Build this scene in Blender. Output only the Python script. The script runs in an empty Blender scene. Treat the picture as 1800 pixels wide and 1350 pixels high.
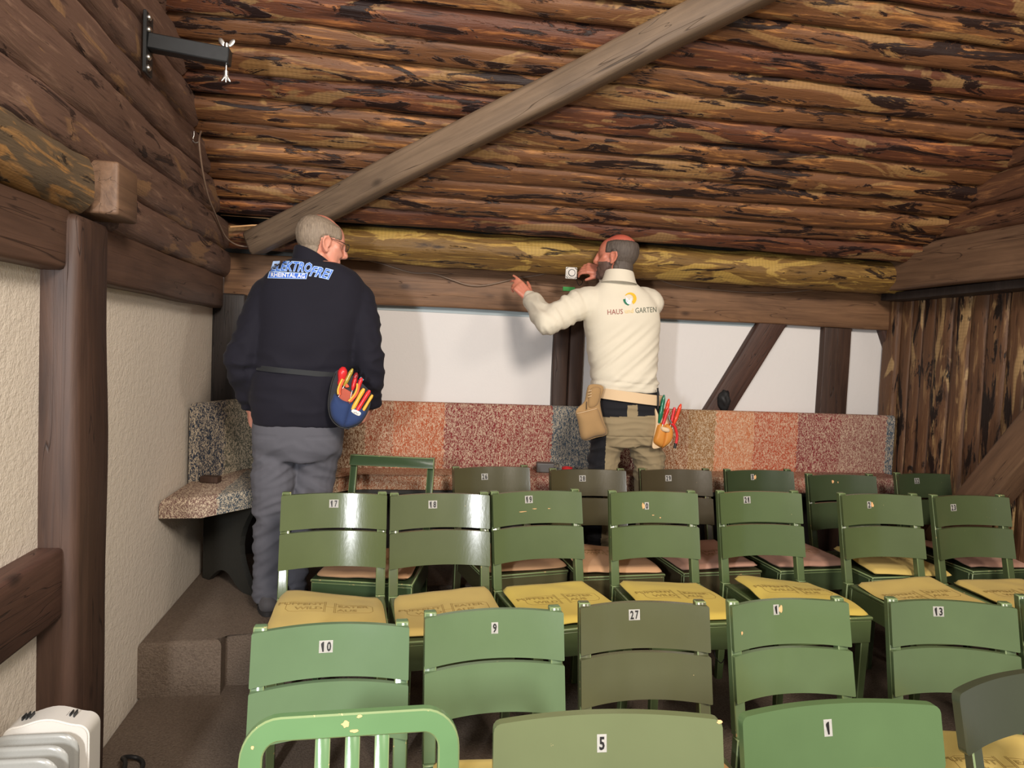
import bpy, bmesh, math, random
from math import sin, cos, pi, radians
from mathutils import Vector, Matrix, noise
from mathutils.bvhtree import BVHTree
SC = bpy.context.scene
COL = SC.collection
random.seed(7)

# ------------------------------------------------------------------ camera, light, exposure
F = 1250.0; EYE = 1.58
YAW, PITCH, ROLL = radians(9.5), radians(2.7), radians(2.35)
fw = Vector((sin(YAW)*cos(PITCH), cos(YAW)*cos(PITCH), -sin(PITCH)))
r0 = Vector((cos(YAW), -sin(YAW), 0)); u0 = r0.cross(fw)
rt = r0*cos(ROLL)+u0*sin(ROLL); up = -r0*sin(ROLL)+u0*cos(ROLL)
CAMP = Vector((0, 0, EYE))
cd = bpy.data.cameras.new('camera'); cam = bpy.data.objects.new('camera', cd); COL.objects.link(cam)
cd.sensor_width = 36; cd.lens = F/1800*36; cd.clip_start = .02
M3 = Matrix((rt, up, -fw)).transposed()
cam.matrix_world = Matrix.Translation(CAMP) @ M3.to_4x4()
SC.camera = cam
def ray(px, py): return fw + rt*((px-900)/F) - up*((py-675)/F)
def at(px, py, y):                       # the point of plane y seen at a pixel of the photograph
    d = ray(px, py); return CAMP + d*(y/d.y)
def onx(px, py, x):
    d = ray(px, py); return CAMP + d*(x/d.x)
def onz(px, py, z):
    d = ray(px, py); return CAMP + d*((z-EYE)/d.z)

def lin(c):
    c /= 255.0
    return c/12.92 if c <= .04045 else ((c+.055)/1.055)**2.4
def rgb(r, g, b, k=1.0): return (lin(r)*k, lin(g)*k, lin(b)*k, 1)

W = bpy.data.worlds.new('world'); SC.world = W; W.use_nodes = True
W.node_tree.nodes['Background'].inputs[0].default_value = (1.0, .95, .90, 1)
W.node_tree.nodes['Background'].inputs[1].default_value = .42
def area(name, loc, aim, size, power, col, sy=None):
    l = bpy.data.lights.new(name, 'AREA'); l.size = size; l.energy = power; l.color = col
    if sy: l.shape = 'RECTANGLE'; l.size_y = sy
    o = bpy.data.objects.new(name, l); COL.objects.link(o); o.location = loc
    o.rotation_euler = (Vector(aim)-Vector(loc)).to_track_quat('-Z', 'Y').to_euler()
    return o
area('ceiling_lamp', (.9, -1.3, 3.3), (.9, 3.6, .9), .8, 172, (1, .88, .77))
area('flood_lamp', (-.92, -.35, 1.62), (.4, 3.8, 1.3), .14, 60, (.97, .98, 1), .30)
area('right_fill', (3.0, -.4, 2.9), (1.2, 3.8, 1.2), .6, 30, (1, .88, .76))  # added fill from the right, stands for no known lamp
area('step_fill', (-.1, .5, 2.9), (-.8, 2.6, 1.2), .5, 8, (1, .92, .84))  # unseen fill light added above the steps
SC.view_settings.view_transform = 'Standard'; SC.view_settings.look = 'None'
SC.view_settings.gamma = 1; SC.view_settings.use_curve_mapping = False
SC.view_settings.exposure = 0.0

# ------------------------------------------------------------------ helpers: objects
def link(name, data, parent=None):
    o = bpy.data.objects.new(name, data); COL.objects.link(o)
    if parent is not None: o.parent = parent
    return o
def tag(o, label=None, cat=None, group=None, kind=None):
    if label: o['label'] = label
    if cat: o['category'] = cat
    if group: o['group'] = group
    if kind: o['kind'] = kind
    return o
def empty(name, loc=(0, 0, 0), rz=0, parent=None):
    o = link(name, None, parent); o.location = loc; o.rotation_euler = (0, 0, rz); o.empty_display_size = .05
    return o
def copy_tree(o, parent=None):
    c = o.copy(); COL.objects.link(c)
    if parent is not None: c.parent = parent
    for ch in list(o.children): copy_tree(ch, c)
    return c
def finish(bm, name, mats, parent=None, smooth=None, loc=None):
    me = bpy.data.meshes.new(name)
    bm.normal_update(); bm.to_mesh(me); bm.free()
    for m in (mats if isinstance(mats, (list, tuple)) else [mats]): me.materials.append(m)
    if smooth is not None:
        for p in me.polygons: p.use_smooth = True
        if smooth < 180:
            try: me.set_sharp_from_angle(angle=radians(smooth))
            except Exception: pass
    o = link(name, me, parent)
    if loc is not None: o.location = loc
    return o
def bm_box(bm, lo, hi, bev=0, mat_b=None, seg=1, mtx=None):
    lo = Vector(lo); hi = Vector(hi)
    m = Matrix.Translation((lo+hi)/2) @ Matrix.Diagonal((*(hi-lo), 1))
    if mtx: m = mtx @ m
    n0 = set(bm.faces)
    r = bmesh.ops.create_cube(bm, size=1, matrix=m)
    if bev:
        es = list({e for v in r['verts'] for e in v.link_edges})
        b = bmesh.ops.bevel(bm, geom=es, offset=bev, segments=seg, affect='EDGES', profile=.5)
        if mat_b is not None:
            for f in b['faces']: f.material_index = mat_b
    return [f for f in bm.faces if f not in n0]
def box(name, lo, hi, mat, parent=None, bev=0, seg=1, mtx=None, smooth=None):
    bm = bmesh.new(); bm_box(bm, lo, hi, bev, 1 if isinstance(mat, (list, tuple)) and len(mat) > 1 else None, seg, mtx)
    return finish(bm, name, mat, parent, smooth)
def bm_beam(bm, a, b, w, h, bev=.006, upv=Vector((0, 0, 1)), taper=1, mat_b=None, cuts=0, wob=0, seed=0):
    a = Vector(a); b = Vector(b); d = b-a; L = d.length; d.normalize()
    s = d.cross(upv).normalized(); u = s.cross(d)
    m = Matrix((s, d, u)).transposed().to_4x4(); m.translation = (a+b)/2
    old = set(bm.verts)
    bm_box(bm, (-w/2, -L/2, -h/2), (w/2, L/2, h/2), bev, mat_b, 2 if wob else 1, None)
    vs = [v for v in bm.verts if v not in old]
    if cuts:
        es = [e for e in {e for v in vs for e in v.link_edges} if abs((e.verts[0].co-e.verts[1].co).y) > L*.5]
        bmesh.ops.subdivide_edges(bm, edges=es, cuts=cuts, use_grid_fill=True)
        vs = [v for v in bm.verts if v not in old]
    for v in vs:
        if taper != 1:
            t = (v.co.y/L+.5); k = 1+(taper-1)*t; v.co.x *= k; v.co.z *= k
        if wob:
            q = Vector((v.co.y*2.2+seed*7.3, v.co.x*4, v.co.z*4))
            v.co.x += wob*noise.noise(q); v.co.z += wob*noise.noise(q+Vector((31, 5, 9)))
        v.co = m @ v.co
def beam(name, a, b, w, h, mat, parent=None, **k):
    bm = bmesh.new(); bm_beam(bm, a, b, w, h, **k)
    o = finish(bm, name, mat, parent, 40)
    return o
def bm_tube(bm, pts, r, n=8, caps=True, mat=0):
    pts = [Vector(p) for p in pts]; rs = r if isinstance(r, (list, tuple)) else [r]*len(pts)
    rings = []; pu = None
    for i, p in enumerate(pts):
        d = (pts[min(i+1, len(pts)-1)]-pts[max(i-1, 0)]).normalized()
        if pu is None:
            pu = Vector((0, 0, 1)) if abs(d.z) < .9 else Vector((1, 0, 0))
        s = d.cross(pu).normalized(); u = s.cross(d).normalized(); pu = u
        rings.append([bm.verts.new(p+(s*cos(2*pi*k/n)+u*sin(2*pi*k/n))*rs[i]) for k in range(n)])
    for i in range(len(rings)-1):
        for k in range(n):
            f = bm.faces.new((rings[i][k], rings[i][(k+1) % n], rings[i+1][(k+1) % n], rings[i+1][k])); f.material_index = mat
    if caps:
        bm.faces.new(rings[0][::-1]).material_index = mat; bm.faces.new(rings[-1]).material_index = mat
def tube(name, pts, r, mat, parent=None, n=8):
    bm = bmesh.new(); bm_tube(bm, pts, r, n); return finish(bm, name, mat, parent, 50)
def smooth_path(pts, sub=6):
    pts = [Vector(p) for p in pts]; out = []
    for i in range(len(pts)-1):
        p0 = pts[max(i-1, 0)]; p1 = pts[i]; p2 = pts[i+1]; p3 = pts[min(i+2, len(pts)-1)]
        for k in range(sub):
            t = k/sub
            out.append(.5*((2*p1)+(p2-p0)*t+(2*p0-5*p1+4*p2-p3)*t*t+(3*p1-p0-3*p2+p3)*t**3))
    out.append(pts[-1]); return out
def bm_extrude_poly(bm, pts2, z0, z1, m=None, mat=0):
    """polygon in xy extruded from z0 to z1"""
    a = [bm.verts.new((x, y, z0)) for x, y in pts2]; b = [bm.verts.new((x, y, z1)) for x, y in pts2]
    n = len(pts2)
    fs = [bm.faces.new(a[::-1]), bm.faces.new(b)]
    for i in range(n): fs.append(bm.faces.new((a[i], a[(i+1) % n], b[(i+1) % n], b[i])))
    for f in fs: f.material_index = mat
    if m:
        for v in a+b: v.co = m @ v.co
    return a+b, fs

# ------------------------------------------------------------------ helpers: materials
def new_mat(name):
    m = bpy.data.materials.new(name); m.use_nodes = True
    nt = m.node_tree; b = nt.nodes['Principled BSDF']; return m, nt, b
def N(nt, t, **k):
    n = nt.nodes.new(t)
    for a, v in k.items(): setattr(n, a, v)
    return n
def L(nt, a, b): nt.links.new(a, b)
def ramp(nt, stops, interp='LINEAR'):
    n = N(nt, 'ShaderNodeValToRGB'); cr = n.color_ramp; cr.interpolation = interp
    while len(cr.elements) < len(stops): cr.elements.new(.5)
    for e, (p, c) in zip(cr.elements, stops):
        e.position = p; e.color = c if len(c) == 4 else (*c, 1)
    return n
def mixc(nt, fac, a, b, mode='MIX'):
    n = N(nt, 'ShaderNodeMix', data_type='RGBA', blend_type=mode)
    for s, v in ((n.inputs[0], fac), (n.inputs[6], a), (n.inputs[7], b)):
        if hasattr(v, 'is_output'): L(nt, v, s)
        else: s.default_value = v
    return n.outputs[2]
def noise_n(nt, vec, scale, detail=3, rough=.55, dist=0):
    n = N(nt, 'ShaderNodeTexNoise'); n.inputs['Scale'].default_value = scale; n.inputs['Detail'].default_value = detail
    n.inputs['Roughness'].default_value = rough; n.inputs['Distortion'].default_value = dist
    if vec is not None: L(nt, vec, n.inputs['Vector'])
    return n.outputs['Fac']
def mapped(nt, vec, scale=(1, 1, 1), rnd=True):
    if rnd:
        oi = N(nt, 'ShaderNodeObjectInfo'); mu = N(nt, 'ShaderNodeVectorMath', operation='SCALE'); mu.inputs[0].default_value = (37, 17, 53)
        L(nt, oi.outputs['Random'], mu.inputs['Scale'])
        ad = N(nt, 'ShaderNodeVectorMath', operation='ADD'); L(nt, vec, ad.inputs[0]); L(nt, mu.outputs[0], ad.inputs[1]); vec = ad.outputs[0]
    mp = N(nt, 'ShaderNodeVectorMath', operation='MULTIPLY'); mp.inputs[1].default_value = scale
    L(nt, vec, mp.inputs[0]); return mp.outputs[0]
def bump(nt, b, h, strength=.3, dist=.01):
    n = N(nt, 'ShaderNodeBump'); n.inputs['Strength'].default_value = strength; n.inputs['Distance'].default_value = dist
    L(nt, h, n.inputs['Height']); L(nt, n.outputs[0], b.inputs['Normal']); return n
def math_n(nt, op, a, b=None):
    n = N(nt, 'ShaderNodeMath', operation=op)
    for s, v in zip(n.inputs, (a, b)):
        if v is None: continue
        if hasattr(v, 'is_output'): L(nt, v, s)
        else: s.default_value = v
    return n.outputs[0]
def plain(name, c, rough=.5, metal=0, coat=0, spec=.5):
    m, nt, b = new_mat(name); b.inputs['Base Color'].default_value = c; b.inputs['Roughness'].default_value = rough
    b.inputs['Metallic'].default_value = metal; b.inputs['Coat Weight'].default_value = coat
    b.inputs['Specular IOR Level'].default_value = spec
    nv = noise_n(nt, N(nt, 'ShaderNodeTexCoord').outputs['Object'], 60, 2)
    r = N(nt, 'ShaderNodeMapRange'); L(nt, nv, r.inputs[0]); r.inputs[3].default_value = max(rough-.08, .02); r.inputs[4].default_value = min(rough+.08, 1)
    L(nt, r.outputs[0], b.inputs['Roughness'])
    return m
def log_mat(name, dark, mid, light, patch, along=0, patchy=.56, bright=1.0, rough=.55, darkamt=.42, bumps=.6, fs=1.0):
    """log seen without its bark: streaks along the log, dark bark remnants, hewn pale patches with ripples"""
    m, nt, b = new_mat(name); tc = N(nt, 'ShaderNodeTexCoord').outputs['Object']
    def sc(l, a): s = [a*fs, a*fs, a*fs]; s[along] = l*fs; return tuple(s)
    v1 = mapped(nt, tc, sc(2.2, 15)); n1 = noise_n(nt, v1, 1.4, 6, .68, 1.0)
    v2 = mapped(nt, tc, sc(2.0, 40)); n2 = noise_n(nt, v2, 1.5, 4, .6, .4)
    v3 = mapped(nt, tc, sc(2.8, 15)); n3 = noise_n(nt, v3, 1.0, 6, .68, 1.0)
    v4 = mapped(nt, tc, sc(1.7, 7)); ofs = N(nt, 'ShaderNodeVectorMath', operation='ADD'); ofs.inputs[1].default_value = (9.1, 3.3, 7.7); L(nt, v4, ofs.inputs[0])
    n4 = noise_n(nt, ofs.outputs[0], 1.0, 4, .55, 1.5)
    mixn = math_n(nt, 'ADD', math_n(nt, 'MULTIPLY', n1, .62), math_n(nt, 'MULTIPLY', n2, .38))
    r1 = ramp(nt, [(.34, dark), (.45, mid), (.53, mid), (.63, light)]); L(nt, mixn, r1.inputs[0])
    # ripples of the hewing knife across the grain
    wv = N(nt, 'ShaderNodeTexWave', wave_type='BANDS', bands_direction='XYZ'[along]); wv.inputs['Scale'].default_value = 16; wv.inputs['Distortion'].default_value = 3; wv.inputs['Detail'].default_value = 2
    L(nt, mapped(nt, tc, (1, 1, 1)), wv.inputs['Vector'])
    pcol = mixc(nt, math_n(nt, 'MULTIPLY', wv.outputs['Fac'], .35), patch, tuple(x*.62 for x in patch[:3])+(1,))
    pcol = mixc(nt, math_n(nt, 'MULTIPLY', n2, .55), pcol, mid)
    mk = N(nt, 'ShaderNodeMapRange'); L(nt, n4, mk.inputs[0]); mk.inputs[1].default_value = patchy; mk.inputs[2].default_value = patchy+.03
    c = mixc(nt, mk.outputs[0], r1.outputs[0], pcol)
    dk = N(nt, 'ShaderNodeMapRange'); L(nt, n3, dk.inputs[0]); dk.inputs[1].default_value = darkamt; dk.inputs[2].default_value = darkamt-.035
    c = mixc(nt, dk.outputs[0], c, tuple(x*.75 for x in dark[:3])+(1,))
    L(nt, c, b.inputs['Base Color']); b.inputs['Roughness'].default_value = rough; b.inputs['Specular IOR Level'].default_value = .35
    h = math_n(nt, 'ADD', n2, math_n(nt, 'MULTIPLY', dk.outputs[0], .5)); h = math_n(nt, 'ADD', h, math_n(nt, 'MULTIPLY', n1, .8))
    bump(nt, b, h, bumps, .008)
    return m
def beam_mat(name, a, c, dark, along=1, rough=.55):
    """sawn stained timber: fine grain along one axis, a few knots and cracks"""
    m, nt, b = new_mat(name); tc = N(nt, 'ShaderNodeTexCoord').outputs['Object']
    def sc(l, w): s = [w, w, w]; s[along] = l; return tuple(s)
    n1 = noise_n(nt, mapped(nt, tc, sc(1.6, 26)), 1.4, 5, .6, .8)
    n2 = noise_n(nt, mapped(nt, tc, sc(1.1, 4)), 1.2, 4, .6, 1.0)
    r1 = ramp(nt, [(.3, a), (.52, c), (.72, tuple(x*1.5 for x in c[:3])+(1,))]); L(nt, math_n(nt, 'ADD', math_n(nt, 'MULTIPLY', n1, .5), math_n(nt, 'MULTIPLY', n2, .5)), r1.inputs[0])
    vo = N(nt, 'ShaderNodeTexVoronoi'); vo.inputs['Scale'].default_value = 1; L(nt, mapped(nt, tc, sc(3.2, 6.5)), vo.inputs['Vector'])
    kn = N(nt, 'ShaderNodeMapRange'); L(nt, vo.outputs['Distance'], kn.inputs[0]); kn.inputs[1].default_value = .13; kn.inputs[2].default_value = .05
    n3 = noise_n(nt, mapped(nt, tc, sc(.8, 18)), 1.0, 2, .5, .5)
    ck = N(nt, 'ShaderNodeMapRange'); L(nt, math_n(nt, 'ABSOLUTE', math_n(nt, 'SUBTRACT', n3, .5)), ck.inputs[0]); ck.inputs[1].default_value = .006; ck.inputs[2].default_value = 0
    cc = mixc(nt, math_n(nt, 'MAXIMUM', math_n(nt, 'MULTIPLY', kn.outputs[0], .7), math_n(nt, 'MULTIPLY', ck.outputs[0], .8)), r1.outputs[0], dark)
    L(nt, cc, b.inputs['Base Color']); b.inputs['Roughness'].default_value = rough; b.inputs['Specular IOR Level'].default_value = .35
    bump(nt, b, math_n(nt, 'SUBTRACT', n1, ck.outputs[0]), .35, .004)
    return m
def paint_mat(name, c, wear=.0, rough=.20):
    m, nt, b = new_mat(name); tc = N(nt, 'ShaderNodeTexCoord').outputs['Object']; v = mapped(nt, tc)
    n1 = noise_n(nt, v, 5, 3); n2 = noise_n(nt, v, 55, 3, .6)
    col = mixc(nt, n1, tuple(x*.86 for x in c[:3])+(1,), tuple(min(1, x*1.12) for x in c[:3])+(1,))
    th = .765-wear*.2
    mk = N(nt, 'ShaderNodeMapRange'); L(nt, n2, mk.inputs[0]); mk.inputs[1].default_value = th; mk.inputs[2].default_value = th+.02
    col = mixc(nt, mk.outputs[0], col, rgb(214, 186, 130))
    L(nt, col, b.inputs['Base Color']); b.inputs['Roughness'].default_value = rough
    n3 = noise_n(nt, mapped(nt, tc, (1, 1, .25)), 90, 2)
    bump(nt, b, n3, .06, .003)
    return m
def cloth_mat(name, c, rough=.9, var=.12, bscale=500, sheen=.3, bst=.25):
    m, nt, b = new_mat(name); tc = N(nt, 'ShaderNodeTexCoord').outputs['Object']
    n1 = noise_n(nt, tc, 6, 3); n2 = noise_n(nt, tc, bscale, 2)
    col = mixc(nt, n1, tuple(x*(1-var) for x in c[:3])+(1,), tuple(min(1, x*(1+var)) for x in c[:3])+(1,))
    L(nt, col, b.inputs['Base Color']); b.inputs['Roughness'].default_value = rough; b.inputs['Sheen Weight'].default_value = sheen*.3
    b.inputs['Specular IOR Level'].default_value = .25
    bump(nt, b, n2, bst, .002); return m

M = {}
BR = lambda r, g, b: rgb(r, g, b)
M['roof'] = log_mat('roof_log_wood', BR(44, 27, 22), BR(110, 73, 46), BR(186, 130, 74), BR(158, 122, 76), 0, .57, darkamt=.465)
M['roof_red'] = log_mat('roof_log_reddish', BR(40, 23, 20), BR(94, 56, 38), BR(168, 108, 62), BR(150, 118, 76), 0, .58, darkamt=.46)
M['roof_gold'] = log_mat('roof_log_golden', BR(52, 36, 22), BR(122, 92, 48), BR(190, 152, 76), BR(196, 162, 84), 0, .54, darkamt=.42)
M['gable'] = log_mat('gable_log_wood', BR(62, 46, 41), BR(104, 80, 68), BR(138, 110, 92), BR(150, 116, 82), 1, .60, darkamt=.40)
M['gable_bark'] = log_mat('peeling_log_wood', BR(58, 50, 42), BR(98, 84, 66), BR(160, 122, 76), BR(178, 132, 76), 1, .52, darkamt=.40)
M['plank'] = log_mat('wall_plank_wood', BR(36, 25, 20), BR(104, 74, 52), BR(164, 130, 90), BR(190, 158, 110), 2, .57, darkamt=.45, fs=.68)
M['roof_red_y'] = log_mat('right_log_wood', BR(46, 30, 25), BR(98, 66, 48), BR(150, 106, 70), BR(140, 112, 78), 1, .60, darkamt=.43)
M['beam_x'] = beam_mat('beam_wood_across', BR(84, 60, 44), BR(124, 92, 66), BR(50, 32, 24), 0)
M['beam_y'] = beam_mat('beam_wood_along', BR(64, 47, 38), BR(90, 67, 54), BR(38, 27, 22), 1)
M['beam_r'] = beam_mat('right_beam_wood', BR(84, 64, 50), BR(114, 88, 68), BR(48, 34, 28), 1)
M['post'] = beam_mat('post_wood', BR(46, 33, 28), BR(70, 51, 41), BR(28, 20, 18), 2)
M['post_dark'] = beam_mat('dark_post_wood', BR(30, 28, 28), BR(50, 44, 42), BR(20, 18, 18), 2)
M['post_y'] = beam_mat('dark_post_wood_lengthwise', BR(52, 36, 32), BR(78, 55, 46), BR(30, 22, 20), 1)
M['brace'] = beam_mat('brace_wood', BR(82, 68, 56), BR(112, 94, 76), BR(48, 38, 30), 1)
def plaster(name, c, s=.5, sc=38):
    m, nt, b = new_mat(name); tc = N(nt, 'ShaderNodeTexCoord').outputs['Object']
    n1 = noise_n(nt, tc, 2.0, 4); n2 = noise_n(nt, tc, sc, 4, .6, .3); n3 = noise_n(nt, tc, sc*4, 2)
    L(nt, mixc(nt, n1, tuple(x*.93 for x in c[:3])+(1,), c), b.inputs['Base Color']); b.inputs['Roughness'].default_value = .92; b.inputs['Specular IOR Level'].default_value = .2
    bump(nt, b, math_n(nt, 'ADD', n2, math_n(nt, 'MULTIPLY', n3, .35)), s, .012); return m
M['plaster_l'] = plaster('rough_plaster', BR(226, 216, 200), .38, 48)
M['plaster_b'] = plaster('smooth_plaster', BR(232, 229, 226), .12, 26)
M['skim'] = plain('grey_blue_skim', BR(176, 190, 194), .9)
def carpet():
    m, nt, b = new_mat('brown_carpet'); tc = N(nt, 'ShaderNodeTexCoord').outputs['Object']
    n1 = noise_n(nt, tc, 3, 3); n2 = noise_n(nt, tc, 130, 4, .75)
    c = mixc(nt, n2, BR(46, 38, 33), BR(172, 154, 136)); c = mixc(nt, math_n(nt, 'MULTIPLY', n1, .5), c, BR(104, 86, 74))
    L(nt, c, b.inputs['Base Color']); b.inputs['Roughness'].default_value = 1; b.inputs['Specular IOR Level'].default_value = .1
    bump(nt, b, n2, 1.0, .012); return m
M['carpet'] = carpet()
def knit(name, bands, vertical=True):
    """knitted fabric: bands of colour along x with pale flecks"""
    m, nt, b = new_mat(name); geo = N(nt, 'ShaderNodeTexCoord').outputs['Object']
    sx = N(nt, 'ShaderNodeSeparateXYZ'); L(nt, geo, sx.inputs[0])
    w = noise_n(nt, geo, 45, 2); x = math_n(nt, 'ADD', sx.outputs[0], math_n(nt, 'MULTIPLY', math_n(nt, 'SUBTRACT', w, .5), .045))
    mr = N(nt, 'ShaderNodeMapRange'); L(nt, x, mr.inputs[0]); mr.inputs[1].default_value = -1.0; mr.inputs[2].default_value = 3.3
    rp = ramp(nt, [((p+1.0)/4.3, c) for p, c in bands], 'CONSTANT'); L(nt, mr.outputs[0], rp.inputs[0])
    n1 = noise_n(nt, mapped(nt, geo, (1, .5, .42) if vertical else (1, .45, .6), False), 170, 2, .5, 1.6)
    fl = N(nt, 'ShaderNodeMapRange'); L(nt, n1, fl.inputs[0]); fl.inputs[1].default_value = .47; fl.inputs[2].default_value = .56
    lt = mixc(nt, .62, rp.outputs[0], BR(232, 214, 184))
    L(nt, mixc(nt, fl.outputs[0], rp.outputs[0], lt), b.inputs['Base Color']); b.inputs['Roughness'].default_value = 1; b.inputs['Specular IOR Level'].default_value = .1
    bump(nt, b, n1, .7, .008); return m
X = lambda px: at(px, 760, 4.05).x
M['knit_back'] = knit('knitted_back_fabric', [(-1.0, BR(52, 62, 78)), (-.82, BR(96, 96, 84)), (-.70, BR(92, 90, 80)), (X(520), BR(120, 84, 60)), (X(640), BR(150, 82, 58)), (X(690), BR(178, 92, 60)), (X(775), BR(128, 48, 52)), (X(870), BR(136, 56, 56)),
    (X(965), BR(74, 88, 100)), (X(1035), BR(110, 88, 70)), (X(1075), BR(96, 42, 46)), (X(1140), BR(140, 88, 56)), (X(1205), BR(150, 108, 66)), (X(1250), BR(196, 122, 84)), (X(1315), BR(176, 82, 56)), (X(1392), BR(130, 50, 56)), (X(1466), BR(142, 90, 84)), (X(1545), BR(64, 82, 100))])
M['knit_seat'] = knit('knitted_seat_fabric', [(-1.0, BR(118, 92, 84)), (-.74, BR(70, 80, 88)), (-.58, BR(110, 110, 106)), (-.45, BR(120, 84, 62)), (X(600), BR(160, 100, 70)), (X(800), BR(140, 66, 60)), (X(960), BR(110, 60, 58)), (X(1180), BR(150, 100, 76)), (X(1320), BR(160, 90, 76)), (X(1420), BR(132, 70, 70)), (X(1560), BR(110, 62, 64))], False)
M['bench_dark'] = plain('dark_bench_board', BR(42, 42, 38), .6)
M['black'] = plain('black_paint', BR(34, 36, 37), .45)
M['steel'] = plain('zinc_steel', BR(205, 203, 198), .3, 1)
M['white_enamel'] = plain('white_enamel', BR(150, 150, 145), .28, 0, .3)
M['white_plastic'] = plain('white_plastic', BR(206, 202, 194), .4)
M['rubber'] = plain('black_rubber', BR(26, 26, 27), .6)
M['sticker'] = plain('white_sticker', BR(222, 220, 214), .45)
M['ink'] = plain('black_ink', BR(22, 20, 20), .5)
M['print'] = plain('faded_print_ink', BR(146, 118, 60), .9)
M['torn'] = plain('wood_scuff_and_gap_light', BR(226, 176, 122), .8)
M['cable'] = plain('brown_cable', BR(136, 114, 96), .5)
M['edge'] = paint_mat('worn_paint_edge', BR(128, 146, 100), .55, .35)

# ------------------------------------------------------------------ floor and steps
XL, XR, YB = -.95, 3.15, 4.2
Z1, Z2 = .16, .38
def slab(name, pts, z0, z1, mat, bev=.022):
    bm = bmesh.new(); bm_extrude_poly(bm, pts, z0, z1)
    if bev:
        es = [e for e in bm.edges if all(abs(v.co.z-z1) < 1e-5 for v in e.verts)]
        bmesh.ops.bevel(bm, geom=es, offset=bev, segments=3, affect='EDGES', profile=.5)
    o = finish(bm, name, mat, None, 50); tag(o, kind='structure'); return o
slab('floor', [(-2.2, -1.2), (4.4, -1.2), (4.4, YB+.1), (-2.2, YB+.1)], -.1, 0, M['carpet'], 0)
slab('floor_middle_tier', [(XL, 2.14), (XR, 2.14), (XR, YB), (XL, YB)], .0, Z1, M['carpet'])
slab('floor_upper_tier', [(XL, 2.92), (-.64, 2.92), (-.64, 3.0), (-.36, 3.0), (-.36, 3.56), (XR, 3.56), (XR, YB), (XL, YB)], Z1-.002, Z2, M['carpet'])

# ------------------------------------------------------------------ logs
def log_mesh(name, Ln, r, seed, axis, hewn=None, n=110, k=24, squash=1.0, ends=.0):
    """round log along an axis, knobbly, with flats where it was hewn (hewn = direction of the room)"""
    rnd = random.Random(seed); off = rnd.uniform(0, 100); bm = bmesh.new(); rings = []
    for i in range(n+1):
        t = i/n; x = t*Ln; ring = []
        cy = .010*noise.noise(Vector((x*.9+off, 1, 2))); cz = .010*noise.noise(Vector((x*.9+off, 7, 2)))
        rr = r*(1+.12*noise.noise(Vector((x*1.3+off, 3, 5)))+.04*noise.noise(Vector((x*5+off, 3, 5))))
        hw = rr*(.80+.22*noise.noise(Vector((x*1.8+off, 9, 9)))) if hewn else 9
        for j in range(k):
            a = 2*pi*j/k; c, s = cos(a), sin(a)
            q = rr*(1+.13*noise.noise(Vector((x*3+off, c*1.5, s*1.5)))+.05*noise.noise(Vector((x*11+off, c*3, s*3))))
            v = [cy+c*q, cz+s*q*squash]
            if hewn:
                d = v[0]*hewn[0]+v[1]*hewn[1]
                if d > hw: v[0] -= (d-hw)*hewn[0]*.8; v[1] -= (d-hw)*hewn[1]*.8
            p = {0: (x, v[0], v[1]), 1: (v[0], x, v[1]), 2: (v[0], v[1], x)}[axis]
            ring.append(bm.verts.new(p))
        rings.append(ring)
    for i in range(n):
        for j in range(k): bm.faces.new((rings[i][j], rings[i][(j+1) % k], rings[i+1][(j+1) % k], rings[i+1][j]))
    bm.faces.new(rings[0]); bm.faces.new(rings[-1])
    bmesh.ops.recalc_face_normals(bm, faces=bm.faces)
    return bm
# roof slope
ceiling = tag(empty('ceiling', (1.1, 3.0, 2.8)), 'sloping roof of round brown logs', kind='structure')
K = .72; roof = lambda y: 2.06+K*(3.95-y)
nrm = Vector((0, -K, -1)).normalized()      # towards the room
def child(o, parent):
    o.parent = parent; o.matrix_parent_inverse = Matrix.Translation(-Vector(parent.location)); return o
seams = [3.955, 3.775, 3.675, 3.59, 3.49, 3.40, 3.31, 3.22, 3.115, 3.02, 2.925, 2.82, 2.73, 2.62, 2.53, 2.43, 2.33, 2.23, 2.13, 2.03, 1.93, 1.83, 1.73, 1.63, 1.53, 1.43, 1.33]
kinds = ['roof_gold', 'roof_red', 'roof', 'roof', 'roof', 'roof', 'roof', 'roof_red', 'roof', 'roof', 'roof_red', 'roof', 'roof', 'roof_red']
for i in range(len(seams)-1):
    ya, yb = seams[i], seams[i+1]; yc = (ya+yb)/2; w = (ya-yb)*math.sqrt(1+K*K); r = w/2*1.04
    c = Vector((0, yc, roof(yc))) - nrm*(r*.72)
    if i == 0: c = Vector((0, 3.925, 2.118)); r = .098
    x0, x1 = (-1.0, 3.35) if i else (-.5, 3.06)
    bm = log_mesh('log', x1-x0, r, 100+i, 0, (nrm.y, nrm.z))
    sg = -1 if i % 2 else 1
    if i:
        for v in bm.verts: v.co.z += (v.co.x-2.1)*.004*sg
    o = finish(bm, 'log', M[kinds[i % len(kinds)]], None, 60); o.location = (x0, c.y, c.z); child(o, ceiling)
    if i == 0:
        bm = log_mesh('log', .62, .075, 99, 0, (nrm.y, nrm.z)); o = finish(bm, 'log', M['roof_red'], None, 60); o.location = (-1.0, 3.95, 2.13); child(o, ceiling)
# boards closing the roof above the logs
o = box('roof_boarding', (-1.3, -.0, -.01), (3.6, 3.6, .01), M['bench_dark']); o.rotation_euler = (math.atan(-K), 0, 0); o.location = (0, 1.2, roof(1.2)+.16); child(o, ceiling)
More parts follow.
